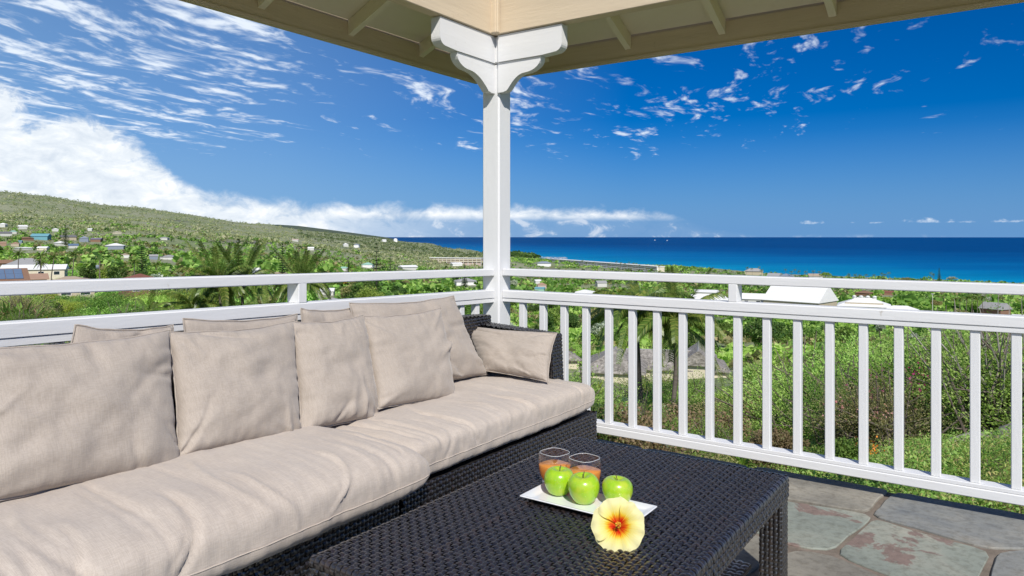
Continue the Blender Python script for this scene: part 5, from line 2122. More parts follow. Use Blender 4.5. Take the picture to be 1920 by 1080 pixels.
court_fence(1710, 1755, 285, 3.2, 'white and reddish court fence right of the vented building', ['white', 'pinkish', 'white', 'green'], 1)
court_fence(1815, 1890, 282, 3.0, 'reddish court fence in front of the grey pavilion', ['pinkish', 'pale', 'terra', 'white'], 2)
can = on_ground(1915, 290)
cp = empty('canopy', can, 'white flat canopy at the right edge by the courts', 'canopy')
for sx_ in (-2.2, 2.2):
    for sy_ in (-2, 2):
        MB().tube([(sx_, sy_, -1), (sx_, sy_, 2.6)], [.07, .07], 6).build('leg', C_['pale'], cp)
MB().box(-3.2, 3.2, -2.6, 2.6, 2.6, 2.85, .05).build('cover', C_['white'], cp)
pb = on_ground(1748.5, 330)
lp = empty('light_pole', pb, 'tall slim pale light pole by the courts', 'pole')
MB().tube([(0, 0, -.5), (0, 0, 8.5)], [.14, .09], 7).build('mast', C_['pale'], lp)
MB().box(-.6, .6, -.15, .15, 8.5, 8.75).build('lamp_head', C_['pale'], lp)
ub = on_ground(187, 165)
up = empty('utility_pole', ub, 'dark utility pole with transformers above the left railing', 'utility pole')
uh = EYE + (HY - 488) / FPX * 165 - ub.z
MB().tube([(0, 0, -.5), (0, 0, uh)], [.17, .12], 7).build('mast', M['bark'], up)
MB().box(-1.2, 1.2, -.08, .08, uh - .9, uh - .75).build('crossarm', M['bark'], up)
for k in range(2):
    MB().lathe([(0, 0), (.24, 0), (.24, .75), (.1, .85), (0, .85)], 10, (-.85 + .58 * k, -.2, uh - 1.9)).build('transformer', C_['bluegrey'], up, (0, 0, 0), True)


# the two shore hotels: storeys with balcony fronts
def hotel(pxa, da, pxb, db, storeys, sh, depth, label, front, slab, nb):
    a, b2 = on_ground(pxa, da), on_ground(pxb, db)
    v = b2 - a
    L_ = math.hypot(v.x, v.y)
    z = max(a.z, b2.z) - .5
    zl = min(a.z, b2.z) - 3
    o = empty('hotel', (a.x, a.y, z), label, 'hotel', None, math.atan2(v.y, v.x))
    H = storeys * sh
    MB().box(0, L_, 1.6, depth, zl - z, H - .1).build('wall', C_[front], o)
    for s_ in range(storeys):
        MB().box(-.5, L_ + .5, -.6, 1.55, s_ * sh + .2, s_ * sh + 1.9).build('balcony_front', C_[slab], o)
    MB().box(-1, L_ + 1, -1.4, depth + 1, H, H + 1.1).build('roof', C_['white'], o)
    for k in range(nb + 1):
        x = L_ * k / nb
        MB().box(x - .25, x + .25, -.55, 1.58, zl - z, H - .02).build('dividing_wall', C_['white'], o)
    for s_ in range(storeys):
        for k in range(nb):
            x0_, x1_ = L_ * k / nb + .9, L_ * (k + 1) / nb - .9
            MB().box(x0_, x1_, 1.53, 1.6, s_ * sh + 1.9, s_ * sh + sh - .3).build('window', C_['tanr'], o)
    return o


hotel(1034, 1800, 1232, 1345, 3, 3.4, 16, 'long white hotel with balconies along the shore', 'cream', 'white', 22)
hotel(806, 1520, 902, 1480, 2, 3.6, 14, 'long pink low hotel left of the corner post', 'pinkish', 'cream', 12)

# shingled house below, right behind the palms
sh_o = empty('house', on_ground(1220, 97), 'house with weathered grey shake roof below the two tall palms', 'house', None, rad(YAW) - math.atan(260 / FPX))
bz = on_ground(1220, 97).z


def zrel(py, d):
    return EYE + (HY - py) / FPX * d - bz


def sub_roof(px, d, w, dep, ridge_y, eave_y, kind, yaw, wall='cream'):
    p = at(px, HY, d)
    c = at(1220, HY, 97)
    a = rad(YAW) - math.atan(260 / FPX)
    rel = Matrix.Rotation(-a, 3, 'Z') @ (p - c)
    zr, ze = zrel(ridge_y, d), zrel(eave_y, d)
    m_ = Matrix.Translation((rel.x, rel.y, 0)) @ Matrix.Rotation(rad(yaw), 4, 'Z')
    mb = roof_mb(w, dep, zr - ze, .5, kind, ze, .15)
    mb.v = [tuple(m_ @ Vector(v)) for v in mb.v]
    r_ = mb.build('roof', C_['shake'], sh_o)
    wb = MB().box(-w / 2, w / 2, -dep / 2, dep / 2, -2.5, ze - .02)
    wb.v = [tuple(m_ @ Vector(v)) for v in wb.v]
    wb.build('wall', C_[wall], sh_o)
    cap = MB()
    rx = w / 2 + .5 if kind == 'gable' else max(.2, (w - dep) / 2)
    cap.tube([m_ @ Vector((-rx, 0, zr)), m_ @ Vector((rx, 0, zr))], [.10, .10], 6)
    cap.build('ridge_cap', C_['grey'], r_)
    return m_, ze


sub_roof(1236, 100, 17.0, 8.0, 656, 684, 'hip', 0)
sub_roof(1153, 95.5, 10.5, 7.4, 653, 686, 'hip', 88)
mm, ze = sub_roof(1309, 98.5, 8.0, 4.0, 649, 676, 'gable', 86)
f = MB().box(-.9, .9, -.04, .04, ze - 1.6, ze - .5)
f.v = [tuple(mm @ Matrix.Translation((0, -3.05, 0)) @ Vector(v)) for v in f.v]
f.build('window', C_['glass'], sh_o)
HOUSES.append((1088, 1362, 648, 712, 91))
house(1046, 104, 5.0, 5.0, 650, 1.6, 'hip', 'shake', 'cream', 'corner of a second shake roof beside the sofa armrest', 10, 1)
# lane and hedge beyond it
lane = []
for k in range(25):
    px_ = 1040 + 380 * k / 24
    lane.append((on_ground(px_, 117), on_ground(px_, 123)))
mb = MB()
for (a, b2), (c, d2) in zip(lane[:-1], lane[1:]):
    up3 = Vector((0, 0, .14))
    mb.add([a + up3, c + up3, d2 + up3, b2 + up3], [(0, 1, 2, 3)])
tag(mb.build('lane', surf('lane_asphalt', (.16, .155, .15), (.24, .23, .22), .5, .9), None), kind='structure')
hd_ = empty('hedge', on_ground(1230, 128), 'clipped dark green hedge along the lane behind the shake roofed house', 'hedge')
hv = []
nr2 = np.random.default_rng(77)
for k in range(7000):
    px_ = nr2.uniform(1100, 1385)
    p = on_ground(px_, 128 + nr2.uniform(-.7, .7))
    hv.append((p.x, p.y, p.z + nr2.uniform(0, 1.7)))
hv = np.array(hv) - np.array(hd_.location)
v_, f_ = leaves(hv, .34, .7, .5, nr2)
add('foliage', np_mesh('foliage', v_, f_, L['dark']), hd_)

# two vessels far out
for px_, dd, ln_, lab in ((1228, 15500, 34, 'tiny white vessel far out near the horizon, left of its companion'), (1251, 14500, 30, 'tiny white vessel far out near the horizon, the right one of two')):
    p = at(px_, HY, dd)
    o = empty('boat', (p.x, p.y, SEA_Z), lab, 'boat', None, rad(YAW))
    MB().prism([(-ln_ / 2, 0, 0), (ln_ / 2 - 4, 0, 0), (ln_ / 2, 0, 4.5), (-ln_ / 2, 0, 4)], (0, 1, 0), 8).build('hull', C_['white'], o)
    MB().box(-ln_ / 4, ln_ / 5, 1.5, 6.5, 4.6, 10).build('cabin', C_['white'], o)
    MB().tube([(0, 4, 10), (0, 4, 20)], [.8, .5], 6).build('mast', C_['white'], o)
# surf breaking on the point
sv = []
for k in range(260):
    px_ = nr2.uniform(1000, 1062)
    sv.append(at(px_, HY, 2680 + nr2.uniform(-70, 220) - (px_ - 1000) * 1.5))
sv = np.array([(p.x, p.y, SEA_Z + .5) for p in sv])
v_, f_ = leaves(sv, 22, .35, 9, nr2)
v_[:, 2] = SEA_Z + .6 + nr2.uniform(0, .5, len(v_))
tag(add('surf', np_mesh('surf', v_, f_, C_['white'])), kind='stuff')


# ------------------------------------------------------------------ planting
rg = random.Random(2024)
ORD = ['first', 'second', 'third', 'fourth', 'fifth', 'sixth', 'seventh', 'eighth', 'ninth', 'tenth', 'eleventh', 'twelfth', 'thirteenth', 'fourteenth', 'fifteenth', 'sixteenth', 'seventeenth', 'eighteenth', 'nineteenth']
BPX = []
for x in xs:
    lt, dp = lat_dep(x + .0205, 4.0)
    BPX.append(CX + FPX * lt / dp)


def ORDN(i):
    i += 1
    if i < 20:
        return ORD[i - 1]
    t_ = {2: 'twenty', 3: 'thirty'}[i // 10]
    return t_[:-1] + 'ieth' if i % 10 == 0 else t_ + '-' + ORD[i % 10 - 1]


def gap(px):
    k = sum(1 for b in BPX if b < px)
    return 'past the %s baluster from the post' % ORD[k - 1] if k else 'beside the post'



def row_of(z, d):
    return HY - (z - EYE) / d * FPX


def hides_house(px, d, half_px, top, bot):
    for (x0_, x1_, y0_, y1_, hd) in HOUSES:
        if d < hd + 3 and px + half_px > x0_ and px - half_px < x1_ and top < y1_ and bot > y0_:
            return True
    return False


# --- the palms
def palm_px(px, d, crown_y, label, group=None, s=1.0, lean_px=0.0, **k):
    base = on_ground(px, d)
    top = EYE + (HY - crown_y) / FPX * d
    h = max(.8, top - base.z)
    ln = lean_px / FPX * d
    return palm(base, h, label, group, s, (CY_ * ln, SY_ * ln), **k)


palm_px(1268, 40, 607, 'tall palm with bare crown shaft, the right one of two beyond the railing', s=1.05, lean_px=-3, n=24, seed=4, r0=.15, upright=.12)
palm_px(1212, 41, 588, 'tall palm with spreading fronds, the left one of two beyond the railing', s=1.05, lean_px=-24, n=26, seed=9, r0=.16, upright=0)
palm_px(416, 52, 533, 'full palm in the clump left of the spacer block', s=.92, lean_px=-6, n=32, seed=11, upright=.22)
palm_px(450, 54, 527, 'darker upright palm on the right side of the same clump', s=.86, lean_px=6, n=30, seed=12, upright=.3)
palm_px(562, 53, 533, 'upright palm rising behind the left spacer block', s=.78, lean_px=4, n=30, seed=13, upright=.35)
palm_px(277, 46, 588, 'young bright green palm seen between the left rails', s=.55, n=14, seed=14, nuts=False)
palm_px(360, 50, 578, 'low palm with some dead fronds left of the palm clump', s=.75, n=20, seed=15, dead=4, nuts=False)
palm_px(498, 47, 592, 'small spreading palm low between the left rails', s=.6, n=16, seed=16, nuts=False)
for px_, cy_, lp_, lab in ((31, 476, 5, 'slim leaning palm nearest the left edge'), (77, 480, -1, 'slim palm in front of the long white roof'), (97, 484, 4, 'slim palm at the right end of the long white roof'),
                           (136, 477, 2, 'tall straight palm with round crown left of the utility pole'), (252, 492, 0, 'palm with shaggy crown before the wide pine'), (292, 498, 1, 'palm just right of the wide pine'), (75, 494, 2, 'shorter palm leaning by the cream wall')):
    palm_px(px_, 225 + rg.uniform(-12, 12), cy_, lab, 'slender palms among the houses on the left', s=.72, lean_px=lp_, n=18, seed=px_, r0=.17, nuts=False)
shore = [(1093, 487), (1099, 491), (1112, 492), (1142, 494), (1155, 489), (1163, 491), (1172, 493), (1179, 490), (1187, 492), (1198, 496), (1212, 502), (1237, 497), (1252, 500), (1332, 504), (1340, 506),
         (1400, 500), (1411, 502), (1424, 499), (1428, 505), (1474, 504), (1484, 508), (1491, 504), (1499, 507), (1510, 508), (1524, 507), (1537, 508), (1592, 513), (1604, 514), (1612, 515), (1625, 514), (1640, 514), (1652, 511), (1660, 513), (1668, 510), (1746, 510), (1751, 513)]
for i, (px_, cy_) in enumerate(shore):
    dd = (ground_at(px_, cy_ + 17, 300, 4000) or 1300)
    palm_px(px_, dd, cy_ + 2, 'small palm against the sea, %s along the shore counted from the left' % ORDN(i), 'palms along the shore', s=1.15, lean_px=rg.uniform(-1.5, 1.5), n=11, seed=i, r0=.22, nuts=False)
for i, (px_, cy_) in enumerate([(1812, 560), (1822, 558), (1832, 561), (1842, 559), (1800, 562), (1790, 563)]):
    palm_px(px_, 300, cy_, 'bushy palm by the court fence, %s of six made out there' % ORDN([5, 3, 1, 0, 4, 2].index(i) if False else sorted([1812, 1822, 1832, 1842, 1800, 1790]).index(px_)), 'palms by the courts', s=.75, n=15, seed=60 + i, r0=.15, nuts=False)

# --- conifers
def pine(px, d, top_y, kind, label, half=1.0):
    base = on_ground(px, d)
    h = EYE + (HY - top_y) / FPX * d - base.z
    cr, tr = kind
    h0 = max(v.co.z for v in tr.vertices)
    s = h / h0
    o = empty('pine_tree', base, label, 'pine tree')
    o.scale = (s * half, s * half, s)
    add('crown', cr, o)
    add('trunk', tr, o)


pine(530, 240, 456, PINE, 'slim dark pine standing alone right of the palm clump', .85)
pine(447, 170, 447, PINE, 'narrow pine rising behind the palm clump', .9)
pine(266, 262, 459, PINE_WIDE, 'broad layered pine among the left houses', .9)
pine(706, 300, 455, PINE_OPEN, 'thin pine with sparse level branches left of the post')
pine(732, 400, 474, PINE_OPEN, 'small pale pine right of the sparse one', .9)
pine(653, 380, 482, PINE, 'short dark pine behind the flame tree', 1.1)
pine(1761, 880, 502, PINE, 'lone dark pine at the shore on the right', .9)
pine(871, 480, 492, PINE, 'short pine just left of the corner post', 1.0)
pine(123, 900, 421, PINE_WIDE, 'dark pine on the upper left slope', .8)


def tree_px(px, d, s, key, label, group=None, k=0, fine=False, sz=None, cat='tree', name='tree'):
    src = (FTREE_M if fine else TREE_M)[key]
    cr, tr = src[k % len(src)]
    return plant(label, cat, group, name, (('crown', cr), ('trunk', tr)), on_ground(px, d), s, rg.uniform(0, 6.28), sz)


# single trees with a look of their own
tree_px(622, 330, 1.05, 'lime', 'spreading yellow green tree beside the flame tree', None, 2)
ft = tree_px(634, 300, .95, 'mid', 'flame tree crowned with orange blossom', None, 2)
add('blossoms', with_mat(extra_leaves(3.4, 5.4, 700, .5, 5, 'blossoms'), L['orange']), ft, (0, 0, 1.8))
tree_px(674, 300, .55, 'orange', 'small tree covered in yellow orange blossom', None, 3)
tree_px(760, 150, .95, 'lime', 'bright yellow green tree between the rails left of the post', None, 0)
tree_px(1075, 300, .85, 'white' if 'white' in TREE_M else 'light', 'pale leaved round tree between the rails, right of the post', None, 1)
tree_px(1497, 235, .62, 'light', 'tall bushy tree in front of the big white hall', None, 1)
tree_px(1548, 1080, 2.0, 'mid', 'big round dark tree on the shore right of centre', None, 2)
tree_px(1695, 1050, 2.2, 'olive', 'broad dome shaped tree on the shore at right', None, 2)
tree_px(1785, 1030, 1.6, 'grey', 'low greyish tree on the shore near the right edge', None, 2)

# --- village and valley trees: every one a tree of its own
NAMED = []
keys = ['mid', 'mid', 'dark', 'dark', 'light', 'lime', 'olive', 'mid', 'dark', 'grey']
desc = {'mid': 'green', 'dark': 'dark green', 'light': 'light green', 'lime': 'yellow green', 'olive': 'olive brown', 'grey': 'grey green'}
cnt = 0
tries = 0
while cnt < 262 and tries < 6000:
    tries += 1
    left = rg.random() < .60
    px_ = rg.uniform(-60, 930) if left else rg.uniform(950, 1990)
    d = math.exp(rg.uniform(math.log(98), math.log(430))) if left else math.exp(rg.uniform(math.log(128), math.log(560)))
    base = on_ground(px_, d)
    s = rg.uniform(.55, 1.15)
    h = 6.6 * s
    top = row_of(base.z + h, d)
    bot = row_of(base.z, d)
    lim = 481 + (px_ / 930) * 12 if left else 508 + (px_ - 1000) * .030
    if top < lim:
        continue
    hp = 2.6 * s * FPX / d
    if hides_house(px_, d, hp * .8, top, bot):
        continue
    if not left and 1290 < px_ < 1700 and 230 < d < 330 and top < 575:
        continue
    key = rg.choice(keys)
    where = 'among the houses on the left' if left else 'in the valley beyond the right railing'
    o_ = tree_px(px_, d, s, key, None, 'rounded trees %s' % where, cnt, sz=s * rg.uniform(.85, 1.15))
    NAMED.append((o_, 'tree', desc[key], px_, d, s, top))
    cnt += 1

# --- shrubs on the near slope
BIG = [False]


def lim_near(px, d):
    if px < 900:
        return 556 if d > 30 else 606
    if px < 1080:
        return 600 if d > 60 else 640
    if px < 1400:
        if 1180 < px < 1290 and d < 42:
            return 778
        return 712 if d < 92 else 610
    if px < 1470:
        return 668 if d < 60 else 615
    if d < 17:
        return 770
    return (722 if d < 24 and not BIG[0] else 632) if d < 45 else 606


def shrub(px, d, s, kind, key, label, group, k=0, sz=None, extra=None):
    src = {'spray': SPR_M, 'leaf': BSH_M}[kind][key]
    fo, tw = src[k % len(src)]
    base = on_ground(px, d)
    o = plant(label, 'bush', group, 'bush', (('foliage', fo), ('twigs', tw)), base, s, rg.uniform(0, 6.28), sz)
    if extra:
        add(extra[0], extra[1], o)
    return o


BLOOM = [with_mat(extra_leaves(1.3, 1.7, 420, .085, 61, 'blossoms', .6), L['pink']), with_mat(extra_leaves(1.2, 1.5, 120, .07, 62, 'blossoms', .5), L['orange']), with_mat(extra_leaves(1.2, 1.5, 130, .07, 63, 'blossoms', .5), L['rosy'])]
# characterful ones first
shrub(1712, 18.5, 1.10, 'spray', 'mid', 'thorny bush with magenta bougainvillea blossom, behind the right balusters', None, 0, None, ('blossoms', BLOOM[0]))
shrub(1470, 30, .85, 'spray', 'light', 'light green bush with a touch of magenta blossom near the fan palms', None, 1, None, ('blossoms', BLOOM[0]))
shrub(1560, 9.6, .50, 'leaf', 'mid', 'low broad leaved shrub with orange flowers at the foot of the railing', None, 2, None, ('blossoms', BLOOM[1]))
shrub(1640, 14.5, .8, 'spray', 'olive', 'dry bush with rosy dead flower heads', None, 1, None, ('blossoms', BLOOM[2]))
shrub(1180, 44, 1.5, 'leaf', 'white', 'white variegated bush at the foot of the left tall palm', None, 0)
shrub(1232, 44, 1.4, 'leaf', 'white', 'white variegated bush between the two tall palms', None, 2)
shrub(112, 43, .95, 'leaf', 'mid', 'bush with orange blossom between the left rails', None, 1, None, ('blossoms', BLOOM[1]))
shrub(94, 42, .55, 'leaf', 'light', 'small bush with pale pink blossom at the left', None, 1, None, ('blossoms', BLOOM[2]))
shrub(86, 128, 1.6, 'leaf', 'lime', 'orange flowering shrub above the left railing', None, 1, None, ('blossoms', BLOOM[1]))

big = [(1490, 25, 1.55, 'spray', 'light'), (1530, 21, 1.35, 'spray', 'light'), (1580, 24, 1.6, 'spray', 'light'), (1615, 20, 1.25, 'spray', 'mid'), (1655, 23, 1.55, 'spray', 'light'), (1690, 26, 1.7, 'spray', 'light'), (1755, 22, 1.5, 'spray', 'light'), (1800, 19, 1.35, 'spray', 'mid'), (1845, 24, 1.6, 'spray', 'light'), (1905, 18, 1.3, 'spray', 'light'), (1950, 21, 1.5, 'spray', 'mid'),
       (1540, 28, 1.8, 'spray', 'olive'), (1630, 30, 1.9, 'spray', 'light'), (1730, 31, 1.9, 'spray', 'light'), (1830, 31, 1.9, 'spray', 'light'), (1930, 29, 1.8, 'spray', 'light'), (1440, 27, 1.1, 'spray', 'light')]
words = {'light': 'light green', 'mid': 'mid green', 'lime': 'yellow green', 'olive': 'olive', 'dark': 'dark green', 'brown': 'rusty', 'white': 'pale variegated', 'grey': 'silver grey'}
BIG[0] = True
for i, (px_, d, s, kd, key) in enumerate(big):
    base = on_ground(px_, d)
    while row_of(base.z + 1.75 * s, d) < lim_near(px_, d) - 6 and s > .4:
        s *= .94
    o_ = shrub(px_, d, s, kd, key, None, 'feathery thorn bushes below the right railing', i)
    NAMED.append((o_, 'thorn bush', 'feathery ' + words[key], px_, d, s, row_of(base.z + 1.75 * s, d)))
BIG[0] = False
cnt = tries = 0
while cnt < 260 and tries < 9000:
    tries += 1
    z_ = rg.random()
    if z_ < .36:
        px_, d = rg.uniform(980, 1960), math.exp(rg.uniform(math.log(13), math.log(36)))
        keyset = ['olive', 'brown', 'mid', 'mid', 'light', 'dark', 'mid'] if d < 24 and 1250 < px_ < 1700 else ['mid', 'mid', 'olive', 'light', 'brown', 'light', 'dark', 'grey']
    elif z_ < .66:
        px_, d = rg.uniform(960, 1960), math.exp(rg.uniform(math.log(36), math.log(125)))
        keyset = ['mid', 'light', 'lime', 'olive', 'dark', 'light']
    else:
        px_, d = rg.uniform(-60, 930), math.exp(rg.uniform(math.log(36), math.log(110)))
        keyset = ['mid', 'mid', 'dark', 'olive', 'lime', 'light', 'mid']
    if (1560 < px_ and d < 13.5) or (1760 < px_ and d < 15.5):
        continue
    base = on_ground(px_, d)
    s = rg.uniform(.45, 1.35) * (1.0 if d < 36 else 1.55 if px_ > 930 else .95)
    top, bot = row_of(base.z + 1.55 * s, d), row_of(base.z, d)
    if top < lim_near(px_, d):
        continue
    if hides_house(px_, d, 1.2 * s * FPX / d, top, bot):
        continue
    key = rg.choice(keyset)
    spray = rg.random() < .45 and key in SPR_M
    where = 'below the right railing' if px_ > 930 else 'between the left rails'
    far_ = 'further down the slope ' if d > 36 and px_ > 930 else ''
    o_ = shrub(px_, d, s, 'spray' if spray else 'leaf', key, None, 'shrubs %s%s' % (far_, where), cnt, s * rg.uniform(.85, 1.2))
    NAMED.append((o_, 'shrub', ('feathery ' if spray else 'leafy ') + words[key], px_, d, s, top))
    cnt += 1

# a screen of shrubs in front of the nearest roofs on the left
for i in range(34):
    px_, d = rg.uniform(75, 400), rg.uniform(58, 92)
    base = on_ground(px_, d)
    s = (row_of(base.z, d) - (556 - .02 * px_ + rg.uniform(-9, 9))) * d / FPX / 1.5
    if s < .35:
        continue
    key = rg.choice(['mid', 'dark', 'light', 'mid', 'lime', 'olive'])
    o_ = shrub(px_, d, min(2.6, max(.9, s)), 'leaf', key, None, 'shrubs between the left rails', i, s)
    NAMED.append((o_, 'shrub', 'leafy ' + words[key], px_, d, 1.0, 560))

# small trees just beyond the left rails
for i in range(26):
    px_, d = rg.uniform(560, 915), math.exp(rg.uniform(math.log(70), math.log(150)))
    s = rg.uniform(.7, 1.2)
    base = on_ground(px_, d)
    if row_of(base.z + 5.0 * s, d) < 532 or hides_house(px_, d, 2.2 * s * FPX / d, row_of(base.z + 5 * s, d), row_of(base.z, d)):
        continue
    key = rg.choice(['mid', 'dark', 'light', 'mid', 'lime'])
    o_ = tree_px(px_, d, s, key, None, 'small trees left of the post', i, True)
    NAMED.append((o_, 'small tree', words[key], px_, d, s, row_of(base.z + 5 * s, d)))

# --- blades: fan palms, ti plants, spiky and grey ones
ROS_TI = rosette(22, .95, .20, .55, 71, .3, 1.45)
TI = {k: ROS_TI.mesh('leaf_blades', L[k]) for k in ('lime', 'light', 'mid')}
GR = rosette(44, .9, .05, 1.5, 72, .5, 1.5, 6)
GRASSY = {k: GR.mesh('leaf_blades', L[k]) for k in ('grass', 'grey', 'straw', 'light')}
AG = rosette(30, .85, .12, .25, 73, .15, 1.35)
AGAVE = {k: AG.mesh('leaf_blades', L[k]) for k in ('grey', 'mid', 'straw')}
FAN = fan_leafs(20, 1.15, 74).mesh('fan_leaves', L['mid'])
for i, (px_, d, s) in enumerate([(1420, 46, 1.5), (1448, 50, 1.3), (1404, 56, 1.2), (1500, 44, 1.3)]):
    plant('%s fan palm, stiff leaved, %s' % (('large', 'pale', 'farther', 'low')[i], gap(px_)), 'fan palm', 'fan palms beyond the right railing', 'fan_palm', (('fan_leaves', FAN), ('trunk', MB().tube([(0, 0, -1.2), (0, 0, .1)], [.10, .09], 7).mesh('trunk', M['palm_bark']))), on_ground(px_, d) + Vector((0, 0, 1.1 * s)), s, i)
ti_spots = [(1310, 60, 1.6, 'lime'), (1335, 58, 1.8, 'lime'), (1352, 62, 1.7, 'light'), (1292, 56, 1.5, 'lime'), (1372, 57, 1.5, 'lime'), (1215, 58, 1.6, 'light'), (1195, 55, 1.5, 'lime'), (1150, 60, 1.5, 'lime'), (1120, 72, 1.7, 'lime'), (1095, 70, 1.6, 'light'), (1470, 60, 1.6, 'lime'), (1240, 52, 1.3, 'lime')]
for i, (px_, d, s, key) in enumerate(ti_spots):
    plant('%s ti plant %s' % (words[key] + ('', ' broad', ' tall', ' low', ' leafy', ' bushy', ' big', ' upright', ' spreading', ' dense', ' bladed', ' small')[i], gap(px_)), 'plant', 'ti plants before the shake roofed house', 'ti_plant', (('leaf_blades', TI[key]),), on_ground(px_, d), s, i * 1.3)
for i, (px_, d, s, key) in enumerate([(1322, 15.5, 1.15, 'light'), (1355, 16.5, 1.1, 'light'), (1285, 15, 1.0, 'grass'), (1245, 16, 1.0, 'light'), (1390, 14.5, .9, 'grass'), (1300, 12.5, .8, 'grass'), (1205, 14, .8, 'grass')]):
    plant('%s spiky grass clump %s' % (('tall', 'arching', 'light', 'upright', 'short', 'lowest', 'small')[i], gap(px_)), 'grass clump', 'spiky grass clumps at the foot of the slope', 'grass_clump', (('leaf_blades', GRASSY[key]),), on_ground(px_, d), s, i)
for i, (px_, d, s, key) in enumerate([(165, 44, 1.35, 'grey'), (182, 46, 1.2, 'grey'), (150, 47, 1.1, 'grey')]):
    plant('silver blue spiky plant between the left rails, %s of three' % ('middle', 'right', 'left')[i], 'agave', 'silver blue spiky plants between the left rails', 'agave', (('leaf_blades', AGAVE[key]),), on_ground(px_, d), s, i)
for i, (px_, d, s, dead) in enumerate([(12, 41, 1.5, 1), (42, 40, 1.6, 1), (70, 42, 1.4, 1), (-20, 42, 1.5, 0), (28, 38, 1.2, 0), (58, 37, 1.1, 1)]):
    o = plant('shaggy screw pine at the left edge, %s' % ('second from left', 'tallest', 'rightmost with dead leaves', 'cut by the picture edge', 'low without dead leaves', 'low with dead leaves')[i], 'screw pine', 'shaggy screw pines at the left edge', 'screw_pine', (('leaf_blades', AGAVE['mid']),), on_ground(px_, d) + Vector((0, 0, .55)), s, i)
    if dead:
        add('dead_leaves', GRASSY['straw'], o, (0, 0, .15), (0, 0, 0), (.8, .8, .8))
# bare pale shrub, fallen branch, stones
def bare(px, d, h, n, seed, label, mat_='twig'):
    r = random.Random(seed)
    mb = MB()
    for k in range(n):
        a = r.uniform(0, 6.28)
        e = r.uniform(.7, 1.4)
        p = Vector((r.uniform(-.15, .15), r.uniform(-.15, .15), 0)) * h
        pts = [p]
        for j in range(4):
            e2 = e + r.uniform(-.3, .3)
            a += r.uniform(-.35, .35)
            p = p + Vector((math.cos(a) * math.cos(e2), math.sin(a) * math.cos(e2), math.sin(e2))) * h / 4 * r.uniform(.7, 1.2)
            pts.append(p)
        mb.tube(pts, [.016 * h, .012 * h, .009 * h, .006 * h, .002 * h], 4)
    o = mb.build('bare_shrub', M[mat_], None)
    o.location = on_ground(px, d)
    return tag(o, label, 'bare shrub')


bare(735, 90, 3.0, 40, 3, 'leafless grey shrub between the rails left of the post')
o_ = shrub(1885, 14.5, 1.15, 'spray', 'light', 'thin leaved shrub with pale bare stems at the right edge', None, 1)
add('stems', (lambda: (bare(1885, 14.5, 2.4, 34, 8, 'x')))().data, o_)
bpy.data.objects.remove([q for q in bpy.data.objects if q.get('label') == 'x'][0])
lg_ = MB().tube([(0, 0, .05), (.5, .1, .16), (1.1, .05, .12), (1.7, .2, .22), (2.1, .5, .35)], [.085, .08, .07, .05, .02], 7).build('fallen_log', M['twig'], None, (0, 0, 0), True)
lg_.location = on_ground(1775, 12.2)
lg_.rotation_euler = (0, 0, .6)
tag(lg_, 'grey weathered log lying on the slope below the bushes', 'log')
for i, (px_, d, s) in enumerate([(1662, 14.2, .30), (1676, 14.6, .2), (1850, 11.5, .25), (1888, 11.0, .22), (1905, 11.8, .3)]):
    r = random.Random(i + 5)
    mb = MB().lathe([(0, -.6), (.6, -.5), (.95, -.1), (.8, .35), (.35, .6), (0, .62)], 11)
    mb.v = [tuple(Vector(v) * (1 + .25 * mnoise.noise(Vector(v) * 1.7 + Vector((i, 0, 0))))) for v in mb.v]
    o = mb.build('rock', M['stone_a'], None, (0, 0, 0), True)
    o.location = on_ground(px_, d) + Vector((0, 0, .03))
    o.scale = (s, s * 1.3, s * .8)
    tag(o, '%s pale rock in weeds, %s' % (('largest', 'smallest', 'broad', 'low', 'big')[i], gap(px_)), 'rock', 'rocks on the near slope')

# --- what nobody could count: weeds and grass by the terrace, far scrub and woods
nr3 = np.random.default_rng(5)


def scatter(n, px0, px1, d0, d1, hmax, leaf, key, name, aspect=.5, up=.8, patch=None):
    pxs = nr3.uniform(px0, px1, n)
    ds = np.exp(nr3.uniform(math.log(d0), math.log(d1), n))
    a = np.arctan((pxs - CX) / FPX)
    rho = ds / np.cos(a)
    x, y = from_polar(a, rho)
    keep = ~((x > -3.2) & (x < 3.3) & (y > -2.7) & (y < 4.22))
    if patch:
        keep &= vnoise(x * patch[0], y * patch[0], patch[1]) > patch[2]
    x, y, a, rho = x[keep], y[keep], a[keep], rho[keep]
    z = ground_polar(a, rho) + vnoise(x * 0 + rho * np.sin(a) * 1.7, rho * np.cos(a) * 1.7, 5) * .07 + vnoise(rho * np.sin(a) * .5, rho * np.cos(a) * .5, 6) * .16
    z = z + nr3.uniform(0, 1, len(x)) ** 1.5 * hmax
    v, f = leaves(np.stack([x, y, z], -1), leaf, aspect, up, nr3)
    return tag(add(name, np_mesh(name, v, f, L[key])), kind='stuff')


